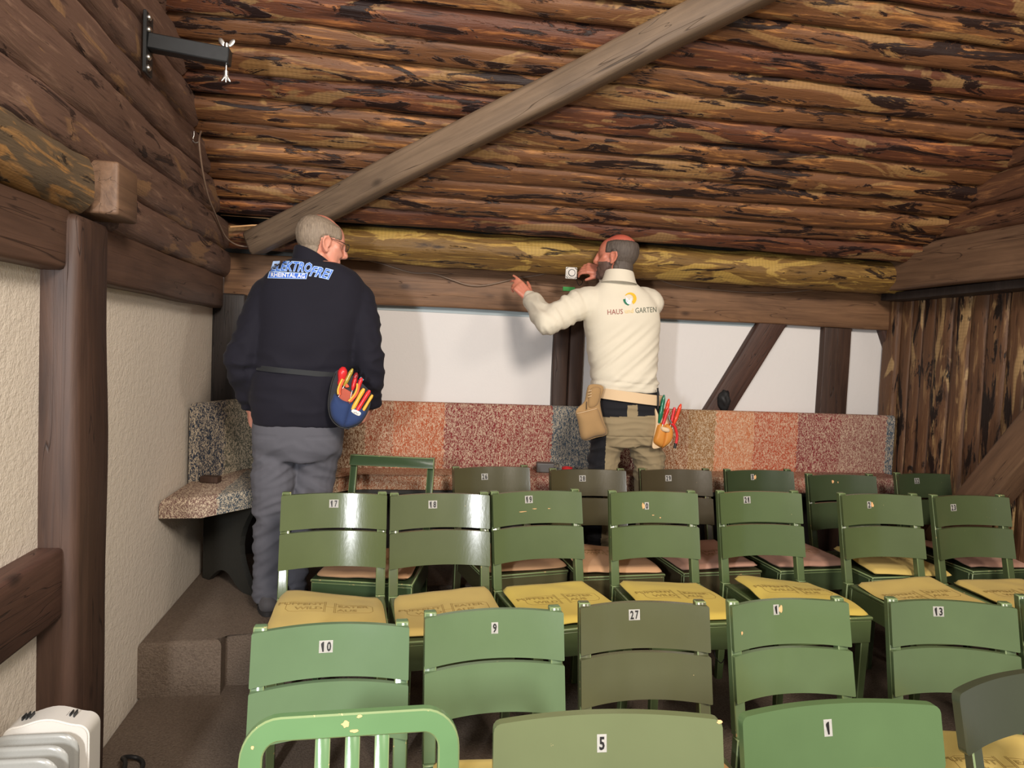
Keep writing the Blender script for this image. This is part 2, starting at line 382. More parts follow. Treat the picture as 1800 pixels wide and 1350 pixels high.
# pale slips that imitate light leaking between two logs at the left
pa = at(405, 399, 3.8); pb = at(482, 396, 3.8)
o = tube('gap_light_slip', [pa, (pa+pb)/2+Vector((0, 0, .004)), pb], .0045, M['torn']); child(o, ceiling)
o = tube('gap_light_slip', [at(388, 378, 3.83), at(500, 386, 3.83)], .002, M['torn']); child(o, ceiling)
# the diagonal brace under the roof
pA = Vector(onz(437, 432, 1.0)); d = ray(452, 425); t = (2.06+K*3.95-.075-EYE)/(d.z+K*d.y); pA = CAMP+d*t
d = ray(1322, -18); t = (2.06+K*3.95-.075-EYE)/(d.z+K*d.y); pB = CAMP+d*t
dirb = (pB-pA).normalized(); pA2 = pA-dirb*.03; pB2 = pB+dirb*.55
# built straight along y in its own space so that the grain follows it
def grain_beam(name, a, b, w, h, mat, parent, upv=Vector((0, 0, 1)), wob=.006, seed=0, bev=.012):
    a = Vector(a); b = Vector(b); dd = b-a; Ln = dd.length; dd.normalize(); s = dd.cross(upv).normalized(); u = s.cross(dd)
    bm = bmesh.new(); bm_beam(bm, (0, 0, 0), (0, Ln, 0), w, h, bev=bev, cuts=22, wob=wob, seed=seed)
    m = Matrix((s, dd, u)).transposed().to_4x4(); m.translation = a
    o = finish(bm, name, mat, None, 50)
    if parent is not None: child(o, parent)
    o.matrix_world = m
    if parent is not None: o.matrix_basis = m
    return o
grain_beam('brace', pA2, pB2, .125, .125, M['brace'], ceiling, upv=Matrix.Rotation(radians(40), 3, dirb) @ (-nrm), wob=.008, seed=3, bev=.018)

# ------------------------------------------------------------------ left wall
wl = tag(empty('wall_left', (XL, 2.7, 0)), 'left wall, white plaster between dark timbers, logs above', kind='structure')
def cbox(name, lo, hi, mat, parent, bev=0, seg=1):
    o = box(name, lo, hi, mat, None, bev, seg, smooth=40 if bev else None); child(o, parent); return o
def wob_box(name, lo, hi, mat, parent, axis, bev=.012, wob=.006, seed=0):
    lo = Vector(lo); hi = Vector(hi); c = (lo+hi)/2
    a = c.copy(); b = c.copy(); a[axis] = lo[axis]; b[axis] = hi[axis]
    oth = [i for i in range(3) if i != axis]
    upv = Vector((0, 0, 1)) if axis != 2 else Vector((0, 1, 0))
    if axis == 0: w, h = hi[1]-lo[1], hi[2]-lo[2]
    elif axis == 1: w, h = hi[0]-lo[0], hi[2]-lo[2]
    else: w, h = hi[0]-lo[0], hi[1]-lo[1]
    bm = bmesh.new(); bm_beam(bm, a-c, b-c, w, h, bev=bev, cuts=18, wob=wob, seed=seed, upv=upv)
    o = finish(bm, name, mat, None, 50); o.location = c; child(o, parent); return o
py0 = onx(140, 700, -.85).y; py1 = onx(193, 700, -.85).y
cbox('plaster_panel', (XL-.12, 2.30, -.02), (XL, YB, 1.80), M['plaster_l'], wl)
cbox('plaster_panel', (XL-.12, .9, -.02), (XL, py0, 1.80), M['plaster_l'], wl)
py0 = onx(140, 700, -.85).y; py1 = onx(193, 700, -.85).y
wob_box('post', (XL-.05, py0-.005, -.02), (-.85, py1, 1.905), M['post'], wl, 2, .022, .007, 1)
pyr = onx(86, 700, XL).y
wob_box('post', (XL-.05, pyr, -.02), (-.90, py0+.02, 1.76), M['post'], wl, 2, .012, .005, 2)
wob_box('beam', (XL-.06, .9, 1.745), (-.885, onx(127, 420, -.885).y, 1.915), M['beam_y'], wl, 1, .014, .006, 3)
wob_box('beam', (XL-.06, py1-.04, 1.735), (-.885, 3.93, 1.905), M['beam_y'], wl, 1, .014, .006, 4)
wob_box('rail', (XL-.06, .9, .79), (-.885, onx(112, 1000, -.885).y, .985), M['post_y'], wl, 1, .012, .005, 5)
# squared beam end that sticks out over the post
q0 = onx(208, 330, -.80); q1 = onx(243, 330, q0.x)
wob_box('beam_end', (XL-.03, q0.y, 1.925), (q0.x, q1.y, 2.075), M['beam_r'], wl, 0, .008, .008, 6)
# gable logs, each running back along the wall
zc = 1.985
for i in range(13):
    r = [.092, .088, .09, .082, .085, .09, .08, .085, .09, .085, .085, .085, .085][i]
    z = 1.965+i*.147; yend = min(3.95, 3.95-(z+.03-2.06)/K*1.0+.10) if z > 2.0 else 3.96
    x = XL+.015
    if i == 0:
        bm = log_mesh('log', onx(158, 340, -.86).y-.9, .095, 41, 1, (1, 0)); o = finish(bm, 'log', M['gable_bark'], None, 60); o.location = (XL+.02, .9, 2.0); child(o, wl)
        tag(o, 'log with peeling grey bark')
        bm = log_mesh('log', 3.96-2.45, .082, 42, 1, (1, 0)); o = finish(bm, 'log', M['gable'], None, 60); o.location = (x, 2.45, 1.975); child(o, wl); continue
    if yend < 1.2: break
    bm = log_mesh('log', yend-.9, r, 50+i, 1, (1, 0)); o = finish(bm, 'log', M['gable'], None, 60); o.location = (x, .9, z+.008); child(o, wl)

# ------------------------------------------------------------------ back wall
wb = tag(empty('wall_back', (1.1, YB, 0)), 'back wall, white plaster between dark timber posts', kind='structure')
cbox('plaster_panel', (XL, YB-.03, -.02), (XR, YB+.1, 1.9), M['plaster_b'], wb)
cbox('backing_board', (XL, 4.14, 1.95), (XR, 4.22, 2.5), M['bench_dark'], wb)
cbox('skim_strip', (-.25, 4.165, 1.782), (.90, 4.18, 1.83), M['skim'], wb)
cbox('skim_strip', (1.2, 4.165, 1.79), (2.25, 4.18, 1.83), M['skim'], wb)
cbox('under_bench_panel', (XL, 4.13, Z2), (XR-.01, 4.172, .86), M['post_dark'], wb)  # added dark panel, covers the pale plaster under the bench
wob_box('beam', (XL+.02, 4.10, 1.81), (3.2, 4.24, 2.05), M['beam_x'], wb, 0, .010, .006, 11)
wob_box('post', (.935, 4.12, .3), (1.025, 4.21, 1.82), M['post'], wb, 2, .008, .004, 12)
wob_box('post', (1.03, 4.125, .3), (1.115, 4.21, 1.82), M['post'], wb, 2, .008, .004, 13)
wob_box('post', (2.675, 4.12, .3), (2.865, 4.21, 1.82), M['post'], wb, 2, .008, .004, 14)
wob_box('post', (XL-.02, 3.97, Z2), (-.79, 4.12, 1.82), M['post_dark'], wb, 2, .010, .004, 15)
grain_beam('diagonal_post', (1.80, 4.15, .92), (2.385, 4.15, 1.92), .07, .165, M['post_y'], wb, upv=Vector((1, 0, 0)).cross(Vector((0, 1, 0))), seed=5)
grain_beam('diagonal_post', (3.05, 4.15, 1.98), (3.24, 4.15, 1.56), .07, .10, M['post_y'], wb, seed=6)
# dark knot of fibre where the diagonal meets the bench
bm = bmesh.new(); bmesh.ops.create_icosphere(bm, subdivisions=3, radius=.042)
for v in bm.verts: v.co *= 1+.35*noise.noise(v.co*40); v.co.z *= 1.5
o = finish(bm, 'fibre_packing', M['rubber'], None, 180); o.location = at(1272, 704, 4.12); child(o, wb)

# ------------------------------------------------------------------ right wall
wr = tag(empty('wall_right', (XR, 3.0, 0)), 'right wall of upright rough planks under a heavy beam', kind='structure')
ys = [4.13, 4.04, 3.94, 3.85, 3.75, 3.61, 3.48, 3.37, 3.24, 3.12, 3.0, 2.88, 2.75, 2.62, 2.5, 2.37, 2.24, 2.1, 1.97, 1.84, 1.7]
for i in range(len(ys)-1):
    w = ys[i]-ys[i+1]; r = w/2
    bm = log_mesh('plank', 2.15, r*1.03, 200+i, 2, (-1, 0), n=44, k=16)
    for v in bm.verts: v.co.x *= .42
    o = finish(bm, 'plank', M['plank'], None, 60); o.location = (XR+.005, (ys[i]+ys[i+1])/2, .0); child(o, wr)
cbox('boarding', (XR+.03, 1.6, 0), (XR+.06, YB+.1, 4.2), M['bench_dark'], wr)
wob_box('corner_post', (XR-.045, 4.03, .16), (XR+.03, 4.16, 2.0), M['plank'], wr, 2, .02, .006, 21)
wob_box('beam', (2.93, 1.3, 2.035), (3.15, 4.12, 2.235), M['beam_r'], wr, 1, .012, .006, 22)
wob_box('sill_board', (3.0, 1.3, 1.985), (3.2, 4.05, 2.03), M['post_dark'], wr, 1, .004, .002, 23)
for i, (z, ye, r) in enumerate([(2.255, 3.93, .045), (2.36, 3.74, .078), (2.515, 3.52, .08), (2.67, 3.30, .078), (2.825, 3.08, .08), (2.98, 2.86, .08), (3.135, 2.64, .08), (3.29, 2.42, .08), (3.45, 2.2, .08)]):
    bm = log_mesh('log', ye-1.3, r, 300+i, 1, (-1, 0)); o = finish(bm, 'log', M['roof_red_y'] if i else M['beam_r'], None, 60); o.location = (3.05 if i else 3.02, 1.3, z); child(o, wr)
grain_beam('brace', (2.96, 3.36, .62), (2.96, 2.42, 1.86), .15, .17, M['beam_r'], wr, upv=Vector((0, 1, 1)), seed=8)
bm = log_mesh('log', .9, .08, 330, 1); o = finish(bm, 'log', M['roof_red'], None, 60); o.location = (3.04, 2.35, .93); o.rotation_euler = (radians(-38), 0, 0); child(o, wr)

# ------------------------------------------------------------------ corner bench
bench = tag(empty('corner_bench', (1.1, 3.9, Z2)), 'long corner bench in knitted fabric bands along the back wall', 'bench')
SEATZ = .905
fr = [(XL+.006, 3.13), (-.78, 3.14), (-.55, 3.42), (-.22, 3.74), (-.14, 3.78), (3.10, 3.78)]
bk = [(3.10, 4.085), (-.60, 4.085), (-.93, 3.95)]
bk = [(3.10, 4.055), (-.78, 3.96), (XL+.006, 3.9)]
bm = bmesh.new(); vs, fs = bm_extrude_poly(bm, fr+bk, .82, SEATZ)
es = [e for e in bm.edges if abs((e.verts[0].co.z+e.verts[1].co.z)/2-SEATZ) < 1e-4]
bmesh.ops.bevel(bm, geom=es, offset=.035, segments=5, affect='EDGES', profile=.5)
bmesh.ops.recalc_face_normals(bm, faces=bm.faces)
child(finish(bm, 'seat_pad', M['knit_seat'], None, 60), bench)
# backrest: upholstered board following the corner
pts = [(-.935, 3.52), (-.86, 3.72), (-.79, 3.90), (-.62, 4.03), (-.45, 4.05), (1.0, 4.055), (2.2, 4.055), (3.12, 4.05)]
bm = bmesh.new(); T = .05; secs = []
pv = [Vector((x, y, 0)) for x, y in pts]
for i, p in enumerate(pv):
    d = (pv[min(i+1, len(pv)-1)]-pv[max(i-1, 0)]).normalized(); n_ = Vector((d.y, -d.x, 0)); n_ = n_ if n_.y < 0 or n_.x > 0 else -n_
    zt = 1.275-.006*i/7; zb = .895; R = .02
    prof = [(0, zb), (T-.0, zb+.0), (T, zb+R), (T, (zb+zt)/2), (T, zt-R), (T*.8, zt-.005), (T*.5, zt), (T*.2, zt-.004), (0, zt-R)]
    secs.append([bm.verts.new(p+n_*(a)+Vector((0, 0, z))) for a, z in prof])
for i in range(len(secs)-1):
    m_ = len(secs[0])
    for j in range(m_): bm.faces.new((secs[i][j], secs[i][(j+1) % m_], secs[i+1][(j+1) % m_], secs[i+1][j]))
bm.faces.new(secs[0]); bm.faces.new(secs[-1]); bmesh.ops.recalc_face_normals(bm, faces=bm.faces)
child(finish(bm, 'back_pad', M['knit_back'], None, 50), bench)
def support(a, b, name='side_panel'):
    """board leg with an arched foot and a scooped side"""
    a = Vector((*a, 0)); b = Vector((*b, 0)); d = (b-a); Ln = d.length; d.normalize(); n_ = Vector((-d.y, d.x, 0))
    prof = [(0, .44), (0, .0), (Ln*.12, .0)]
    prof += [(Ln*(.12+.60*k/10), .075*sin(pi*k/10)) for k in range(1, 10)]
    prof += [(Ln*.80, 0), (Ln, 0)] + [(Ln*(1-.28*sin(pi*k/10)), .44*k/10) for k in range(1, 10)] + [(Ln, .44)]
    bm = bmesh.new(); m = Matrix((d, Vector((0, 0, 1)), n_)).transposed().to_4x4(); m.translation = a+Vector((0, 0, Z2))
    bm_extrude_poly(bm, prof, -.014, .014, m); bmesh.ops.recalc_face_normals(bm, faces=bm.faces)
    child(finish(bm, name, M['bench_dark'], None), bench)
support((-.90, 3.72), (-.60, 3.43))
for x in (.05, 1.6, 2.3, 3.0): support((x, 4.04), (x, 3.80))
child(box('seat_board', (-.2, 3.76, .80), (3.08, 4.04, .82), M['bench_dark']), bench)

# ------------------------------------------------------------------ text
def text_mesh(s, size=1.0, outline=0, xs=1.0, offset=0, extrude=0, align='CENTER', space=1.0, shear=0, res=3):
    c = bpy.data.curves.new('t', 'FONT'); c.body = s; c.size = size; c.align_x = align; c.align_y = 'CENTER'; c.resolution_u = res
    c.space_character = space; c.shear = shear; c.offset = offset; c.extrude = extrude
    if outline: c.fill_mode = 'NONE'; c.bevel_depth = outline; c.bevel_resolution = 0
    o = bpy.data.objects.new('t', c); me = bpy.data.meshes.new_from_object(o)
    bpy.data.objects.remove(o); bpy.data.curves.remove(c)
    for v in me.vertices: v.co.x *= xs
    return me

# ------------------------------------------------------------------ chairs
SW, SAG = .405, .048
LEAN = radians(12.5)
YR = -.09                                    # seat rear edge behind which the posts lean
def backpt(x, h, y=0):                       # point of the leaning back at floor height h
    return Vector((x, YR+.01+(h-.44)*math.tan(LEAN)+y, h))
def curved_slat(h0, h1, w=SW, sag=SAG, t=.016, rc=.006, n=18, arch=0, round_top=False):
    bm = bmesh.new(); hm = 6
    F_, B_ = [], []
    R = .014 if round_top else .0035
    us = [-1+2*i/n for i in range(1, n)]; ed = [1-d/(w/2) for d in (0, R*.13, R*.5, R)]
    us = [-e for e in ed]+us+ed[::-1]; n = len(us)-1
    for u in us:
        x = u*w/2; y = sag*(1-u*u); cF, cB = [], []; dd = max(0, R-(1-abs(u))*w/2)
        for j in range(hm+1):
            v = j/hm; h = h0+(h1-h0)*v; k = R-math.sqrt(max(0, R*R-dd*dd))
            if v > .99: h -= k
            if v < .01: h += k
            p = backpt(x, h, y); cF.append(bm.verts.new(p-Vector((0, t, 0)))); cB.append(bm.verts.new(p))
        F_.append(cF); B_.append(cB)
    edge = []
    for i in range(n):
        for j in range(hm):
            bm.faces.new((F_[i][j], F_[i+1][j], F_[i+1][j+1], F_[i][j+1])); bm.faces.new((B_[i][j], B_[i][j+1], B_[i+1][j+1], B_[i+1][j]))
        bm.faces.new((F_[i][0], B_[i][0], B_[i+1][0], F_[i+1][0])); bm.faces.new((F_[i][hm], F_[i+1][hm], B_[i+1][hm], B_[i][hm]))
    for j in range(hm):
        bm.faces.new((F_[0][j], F_[0][j+1], B_[0][j+1], B_[0][j])); bm.faces.new((F_[n][j], B_[n][j], B_[n][j+1], F_[n][j+1]))
    es = [e for e in bm.edges if len(e.link_faces) == 2 and e.calc_face_angle(0) > .8]
    b = bmesh.ops.bevel(bm, geom=es, offset=.0022, segments=1, affect='EDGES')
    for f in b['faces']: f.material_index = 1
    return bm
def leg_bm(p0, p1, w0, w1, bev=.003):
    bm = bmesh.new(); p0 = Vector(p0); p1 = Vector(p1); vs = []
    for p, w in ((p0, w0), (p1, w1)):
        vs.append([bm.verts.new(p+Vector((sx*w[0]/2, sy*w[1]/2, 0))) for sx, sy in ((-1, -1), (1, -1), (1, 1), (-1, 1))])
    bm.faces.new(vs[0][::-1]); bm.faces.new(vs[1])
    for i in range(4): bm.faces.new((vs[0][i], vs[0][(i+1) % 4], vs[1][(i+1) % 4], vs[1][i]))
    b = bmesh.ops.bevel(bm, geom=list(bm.edges), offset=bev, segments=1, affect='EDGES')
    for f in b['faces']: f.material_index = 1
    return bm
def seat_parts(root, mats, sw=.395):
    h = .428
    bm = bmesh.new()
    z0 = h-.090
    bm_box(bm, (-sw/2, -.52, z0), (sw/2, -.50, h), .003, 1); bm_box(bm, (-sw/2, -.115, z0), (sw/2, -.095, h), .003, 1)
    bm_box(bm, (-sw/2, -.50, z0), (-sw/2+.02, -.115, h), .003, 1); bm_box(bm, (sw/2-.02, -.50, z0), (sw/2, -.115, h), .003, 1)
    finish(bm, 'seat_frame', mats, root, 40)
    bm = bmesh.new(); bm_box(bm, (-sw/2-.003, -.525, h), (sw/2+.003, -.10, h+.014), .004, 1); finish(bm, 'seat', mats, root, 40)
    for s in (-1, 1):
        finish(leg_bm((s*(sw/2-.02), -.50, h-.01), (s*(sw/2-.024), -.497, 0), (.038, .038), (.026, .026)), 'leg', mats, root, 40)
    pts = smooth_path([(.06, -.49, z0), (.06, -.51, z0-.03), (.072, -.53, z0-.045), (.085, -.53, z0-.03)], 4)
    tube('hook', pts, .002, M['rubber'], root, 6)
def posts(root, mats, xs, top, w=(.034, .036)):
    for s in (-1, 1):
        bm = leg_bm((s*xs, YR+.02, .44), (s*xs, YR+.035, 0), (w[0], w[1]), (.028, .028)); finish(bm, 'leg', mats, root, 40)
        a = backpt(s*xs, .44, w[1]/2+.0); b = backpt(s*xs, top, w[1]/2-SAG*0)
        bm = leg_bm(b, a, (w[0]*.96, w[1]*.8), w, .003); bmesh.ops.recalc_face_normals(bm, faces=bm.faces); finish(bm, 'post', mats, root, 40)
def digits_mesh(txt):
    bm = bmesh.new(); adv = .0158; x0 = -adv*(len(txt)-1)/2
    for k, ch in enumerate(txt):
        if ch == '1':
            P = [(-.0012, -.0125), (.0026, -.0125), (.0026, .0125), (-.0004, .0125), (-.0050, .0085), (-.0050, .0052), (-.0012, .0078)]
            bm.faces.new([bm.verts.new((x0+k*adv+a, b, 0)) for a, b in P])
        else:
            m = text_mesh(ch, .036, xs=.74, res=2, offset=.0011); xs = [v.co.x for v in m.vertices]; ys_ = [v.co.y for v in m.vertices]
            cx, cy = (min(xs)+max(xs))/2, (min(ys_)+max(ys_))/2; f = .0125*2/(max(ys_)-min(ys_)); g = .0112/(max(xs)-min(xs))
            for v in m.vertices: v.co.x = (v.co.x-cx)*g+x0+k*adv; v.co.y = (v.co.y-cy)*f
            bm.from_mesh(m); bpy.data.meshes.remove(m)
    bmesh.ops.triangulate(bm, faces=list(bm.faces)); me = bpy.data.meshes.new('number'); bm.to_mesh(me); bm.free(); return me
def label_mesh(root, txt, u, v, w, h0, h1, sag, torn=None, hgt=.030, t=.016):
    """number sticker that follows the curve of the slat; digits are its child"""
    nd = len(txt)+(1 if torn else 0); lw = .0160*nd+.004; x = (u-.5)*w; h = h1-(h1-h0)*v
    def P(xx, hh, off): 
        q = xx/(w/2); return backpt(xx, hh, sag*(1-q*q)-t-off)
    def plate(name, x0, x1, mat, off, jag=0):
        bm = bmesh.new(); n = 5; A = []
        for i in range(n+1):
            xx = x0+(x1-x0)*i/n; j = jag*random.uniform(-1, 1)
            A.append((bm.verts.new(P(xx, h-hgt/2+j, off)), bm.verts.new(P(xx, h+hgt/2-j*.7, off))))
        for i in range(n): bm.faces.new((A[i][0], A[i+1][0], A[i+1][1], A[i][1]))
        r = bmesh.ops.solidify(bm, geom=list(bm.faces), thickness=-.0004)
        return finish(bm, name, mat, root)
    cx = x-(torn == 'r')*.008+(torn == 'l')*.008
    wn = .0160*len(txt)+.004
    lab = plate('number_label', cx-wn/2, cx+wn/2, M['sticker'], .0008)
    me = digits_mesh(txt)
    for vv in me.vertices: vv.co = P(cx+vv.co.x, h+vv.co.y, .0018)
    me.materials.append(M['ink']); link('number', me, lab)
    if torn:
        s = 1 if torn == 'r' else -1; c2 = cx+s*(wn/2+.007)
        blob(root, 'paint_scuff', lambda a, b: P(c2+a, h+b, .0006), .008, .014, M['torn'])
def blob(root, name, P, rx, ry, mat, seed=None):
    rnd = random.Random(seed if seed is not None else random.random()); bm = bmesh.new(); n = 14; c = bm.verts.new(P(0, 0)); ring = []
    for k in range(n):
        a = 2*pi*k/n; q = rnd.uniform(.6, 1.1); ring.append(bm.verts.new(P(cos(a)*rx*q, sin(a)*ry*q)))
    for k in range(n): bm.faces.new((c, ring[k], ring[(k+1) % n]))
    return finish(bm, name, mat, root)
def scuff_at(root, u, v, h0, h1, w, sag, rx, ry, seed, t=.0168):
    x = (u-.5)*w; h = h1-(h1-h0)*v
    def P(a, b):
        q = (x+a)/(w/2); return backpt(x+a, h+b, sag*(1-q*q)-t)
    blob(root, 'paint_scuff', P, rx, ry, M['torn'], seed)
paints = {}
def paint(c):
    if c not in paints:
        g = .3*c[0]+.59*c[1]+.11*c[2]; cc = [(v*.80+g*.20)*.87 for v in c]
        paints[c] = paint_mat('chair_paint_%d' % len(paints), rgb(*cc), 0)
    return paints[c]
TOPA = [(.688, .820), (.543, .676)]
def chair_A(c):
    root = empty('theatre_chair'); mats = [paint(c), M['edge']]
    for h0, h1 in TOPA: finish(curved_slat(h0, h1), 'back_slat', mats, root, 35)
    posts(root, mats, SW/2-.018, .829, (.036, .034)); seat_parts(root, mats); return root
protosA = {}
def place(root, mid, ang):
    root.rotation_euler = (0, 0, ang); root.location = (mid[0], mid[1], mid[2])
def put_A(name_px, tier, col, label, group, num=None, uv=(.45, .35), torn=None, scuffs=(), depth=None):
    a, b, c, d = name_px; z = tier+.820
    p, q = onz(a, b, z), onz(c, d, z); mid = (p+q)/2; ang = math.atan2(q.y-p.y, q.x-p.x)
    # p and q are the slat's front top corners; the chair's own origin lies under the post tops
    off = backpt(0, .820, -.016); off = Vector((off.x, off.y-SAG*0, 0))
    rot = Matrix.Rotation(ang, 3, 'Z')
    o = copy_tree(protosA[col]) if col in protosA else chair_A(col)
    protosA.setdefault(col, o)
    base = Vector((mid.x, mid.y, tier)) - rot @ off
    o.location = base; o.rotation_euler = (0, 0, ang)
    tag(o, label, 'chair', group)
    post.append((o, num, uv, torn, scuffs))
    return o, base, ang
post = []
GR = {1: 'green theatre chairs of the front numbered row', 2: 'green theatre chairs of the middle row', 3: 'green theatre chairs of the rear row'}
G1, G2, G3 = (112, 140, 88), (96, 112, 62), (84, 110, 62)
OL, OL2 = (98, 101, 64), (82, 76, 46)
rows = [
 # corners, tier, colour, label, row, number, (u,v), torn, cushion
 ((444, 1115, 718, 1104), 0, (108, 142, 96), 'green chair with sticker 10 beside the steps', 1, '10', (.46, .42), None, ()),
 ((747, 1088, 991, 1077), 0, (108, 138, 90), 'green chair with sticker 9 between chairs 10 and 27', 1, '9', (.515, .38), None, ()),
 ((1023, 1070, 1245, 1067), 0, OL, 'olive brown chair with sticker 27 in the front numbered row', 1, '27', (.446, .27), None, ()),
 ((1288, 1067, 1491, 1060), 0, (104, 132, 80), 'green chair with half peeled sticker 1 between 27 and 13', 1, '1', (.455, .22), 'r', ((.09, .62, .004, .006),)),
 ((1571, 1061, 1783, 1070), 0, (98, 124, 76), 'green chair with sticker 13 at the right of its row', 1, '13', (.44, .25), None, ()),
 ((1799, 1056, 2004, 1061), 0, (84, 110, 68), 'green chair cut off by the right edge beside chair 13', 1, None, (.4, .3), None, ()),
 ((496, 872, 679, 871), Z1, (100, 116, 64), 'glossy green chair with sticker 17 in front of the man in navy', 2, '17', (.49, .30), None, ()),
 ((685, 873, 862, 871), Z1, (98, 110, 66), 'glossy olive green chair with sticker 18 beside chair 17', 2, '18', (.435, .32), None, ()),
 ((865, 870, 1023, 865), Z1, (98, 118, 68), 'green chair with sticker 19 and pale scratches below it', 2, '19', (.437, .25), None, ((.36, .62, .020, .0018), (.5, .55, .012, .0018), (.66, .55, .006, .0015))),
 ((1073, 868, 1227, 868), Z1, (100, 122, 70), 'green chair whose sticker is peeled down to a 0', 2, '0', (.43, .46), 'l', ((.52, .76, .006, .002), (.6, .84, .004, .003))),
 ((1262, 868, 1412, 868), Z1, (94, 118, 66), 'green chair with sticker 21 in the middle row', 2, '21', (.385, .27), None, ()),
 ((1476, 872, 1623, 873), Z1, (96, 116, 66), 'green chair with half torn sticker 2 left of chair 23', 2, '2', (.43, .36), 'r', ()),
 ((1643, 875, 1775, 875), Z1, (86, 104, 60), 'green chair with sticker 23 at the right of the middle row', 2, '23', (.32, .40), None, ()),
 ((797, 825, 932, 822), Z1, (92, 88, 54), 'olive brown chair with sticker 26 before the red bench fabric', 3, '26', (.43, .36), None, ()),
 ((969, 828, 1100, 828), Z1, (88, 80, 48), 'olive brown chair with sticker 28 behind chair 20', 3, '28', (.45, .34), None, ()),
 ((1126, 828, 1252, 828), Z1, (84, 74, 48), 'olive brown chair with sticker 29 left of chair 30', 3, '29', (.43, .34), None, ()),
 ((1274, 829, 1399, 829), Z1, (66, 84, 50), 'dark green chair with torn sticker 3 behind chair 21', 3, '3', (.46, .28), 'r', ()),
 ((1427, 837, 1536, 837.5), Z1, (70, 88, 54), 'dark green chair with a peeled paint spot instead of a sticker', 3, None, (.4, .3), None, ((.42, .27, .008, .010), (.50, .30, .003, .005))),
 ((1577, 835, 1688, 835), Z1, (70, 88, 54), 'dark green chair with sticker 32 beside the planked wall', 3, '32', (.39, .30), None, ()),
]
placed = []
for cr, tier, col, lab, row, num, uv, torn, sc in rows:
    o, base, ang = put_A(cr, tier, col, lab, GR[row], num, uv, torn, sc)
    placed.append((o, base, ang, row, lab, num))
for o, num, uv, torn, sc in post:
    if num: label_mesh(o, num, uv[0], uv[1], SW, TOPA[0][0], TOPA[0][1], SAG, torn, .031)
    for k, (u, v, rx, ry) in enumerate(sc): scuff_at(o, u, v, TOPA[0][0], TOPA[0][1], SW, SAG, rx, ry, k)

# front row: chairs with one broad slat
def chair_B(c, w=.475, hh=(.725, .86), sag=.035):
    root = empty('theatre_chair'); mats = [paint(c), M['edge']]
    finish(curved_slat(hh[0], hh[1], w, sag, .020, .008, 22, round_top=True), 'back_slat', mats, root, 35)
    posts(root, mats, .165, .80, (.034, .03)); seat_parts(root, mats, .42); return root
def put_B(cr, zt, c, lab, num, uv, ang=None, **k):
    a, b, cc, d = cr; p, q = onz(a, b, zt), onz(cc, d, zt); mid = (p+q)/2
    if ang is None: ang = math.atan2(q.y-p.y, q.x-p.x)
    hh = (zt-.13, zt); o = chair_B(c, (q-p).length, hh)
    off = backpt(0, zt, -.02); rot = Matrix.Rotation(ang, 3, 'Z')
    o.location = Vector((mid.x, mid.y, 0)) - rot @ Vector((0, off.y, 0)); o.rotation_euler = (0, 0, ang)
    tag(o, lab, 'chair', 'broad backed chairs of the nearest row')
    if num: label_mesh(o, num, uv[0], uv[1], (q-p).length, hh[0], hh[1], .035, None, .034, .020)
    return o
o5 = put_B((868, 1275, 1270, 1266), .84, (116, 128, 80), 'light olive green chair with sticker 5 and one broad slat', '5', (.48, .42))
scuff_at(o5, .985, .03, .71, .84, .475, .035, .006, .004, 5, .0208)
o1 = put_B((1305, 1262, 1653, 1241), .84, (92, 126, 71), 'bright green chair with sticker 1 and worn top edge', '1', (.46, .36))
tl = onz(1686, 1222, .84); wq = .46; angq = radians(12); tr = tl+Vector((cos(angq)*wq, sin(angq)*wq, 0))
oq = chair_B((70, 78, 54), wq, (.71, .84)); offq = backpt(0, .84, -.02)
mid = (tl+tr)/2; oq.location = Vector((mid.x, mid.y, 0)) - Matrix.Rotation(angq, 3, 'Z') @ Vector((0, offq.y, 0)); oq.rotation_euler = (0, 0, angq)
tag(oq, 'dark green broad backed chair in the lower right corner', 'chair', 'broad backed chairs of the nearest row')

def bent_frame(w, h0, h1, rad, fw_, t, mats, root, name='back_frame', lean=LEAN, ysh=0):
    """flat frame: two uprights joined by a top rail with rounded corners"""
    def path(off):
        W_ = w/2-off; T_ = h1-off; r = max(rad-off, .004); P = [(-W_, h0)]
        P += [(-W_+r-r*cos(a), T_-r+r*sin(a)) for a in [pi/2*k/8 for k in range(9)]]
        P += [(W_-r+r*sin(a), T_-r+r*cos(a)) for a in [pi/2*k/8 for k in range(9)]]
        P += [(W_, h0)]; return P
    A, B = path(0), path(fw_); bm = bmesh.new(); V = []
    for (ax, az), (bx, bz) in zip(A, B):
        V.append([bm.verts.new(backpt(x, z, y+ysh)) for x, z, y in ((ax, az, -t), (bx, bz, -t), (bx, bz, 0), (ax, az, 0))])
    for i in range(len(V)-1):
        for j in range(4): bm.faces.new((V[i][j], V[i][(j+1) % 4], V[i+1][(j+1) % 4], V[i+1][j]))
    bm.faces.new(V[0]); bm.faces.new(V[-1]); bmesh.ops.recalc_face_normals(bm, faces=bm.faces)
    es = [e for e in bm.edges if len(e.link_faces) == 2 and e.calc_face_angle(0) > 1.0]
    b = bmesh.ops.bevel(bm, geom=es, offset=.003, segments=1, affect='EDGES')
    for f in b['faces']: f.material_index = 1
    return finish(bm, name, mats, root, 30)
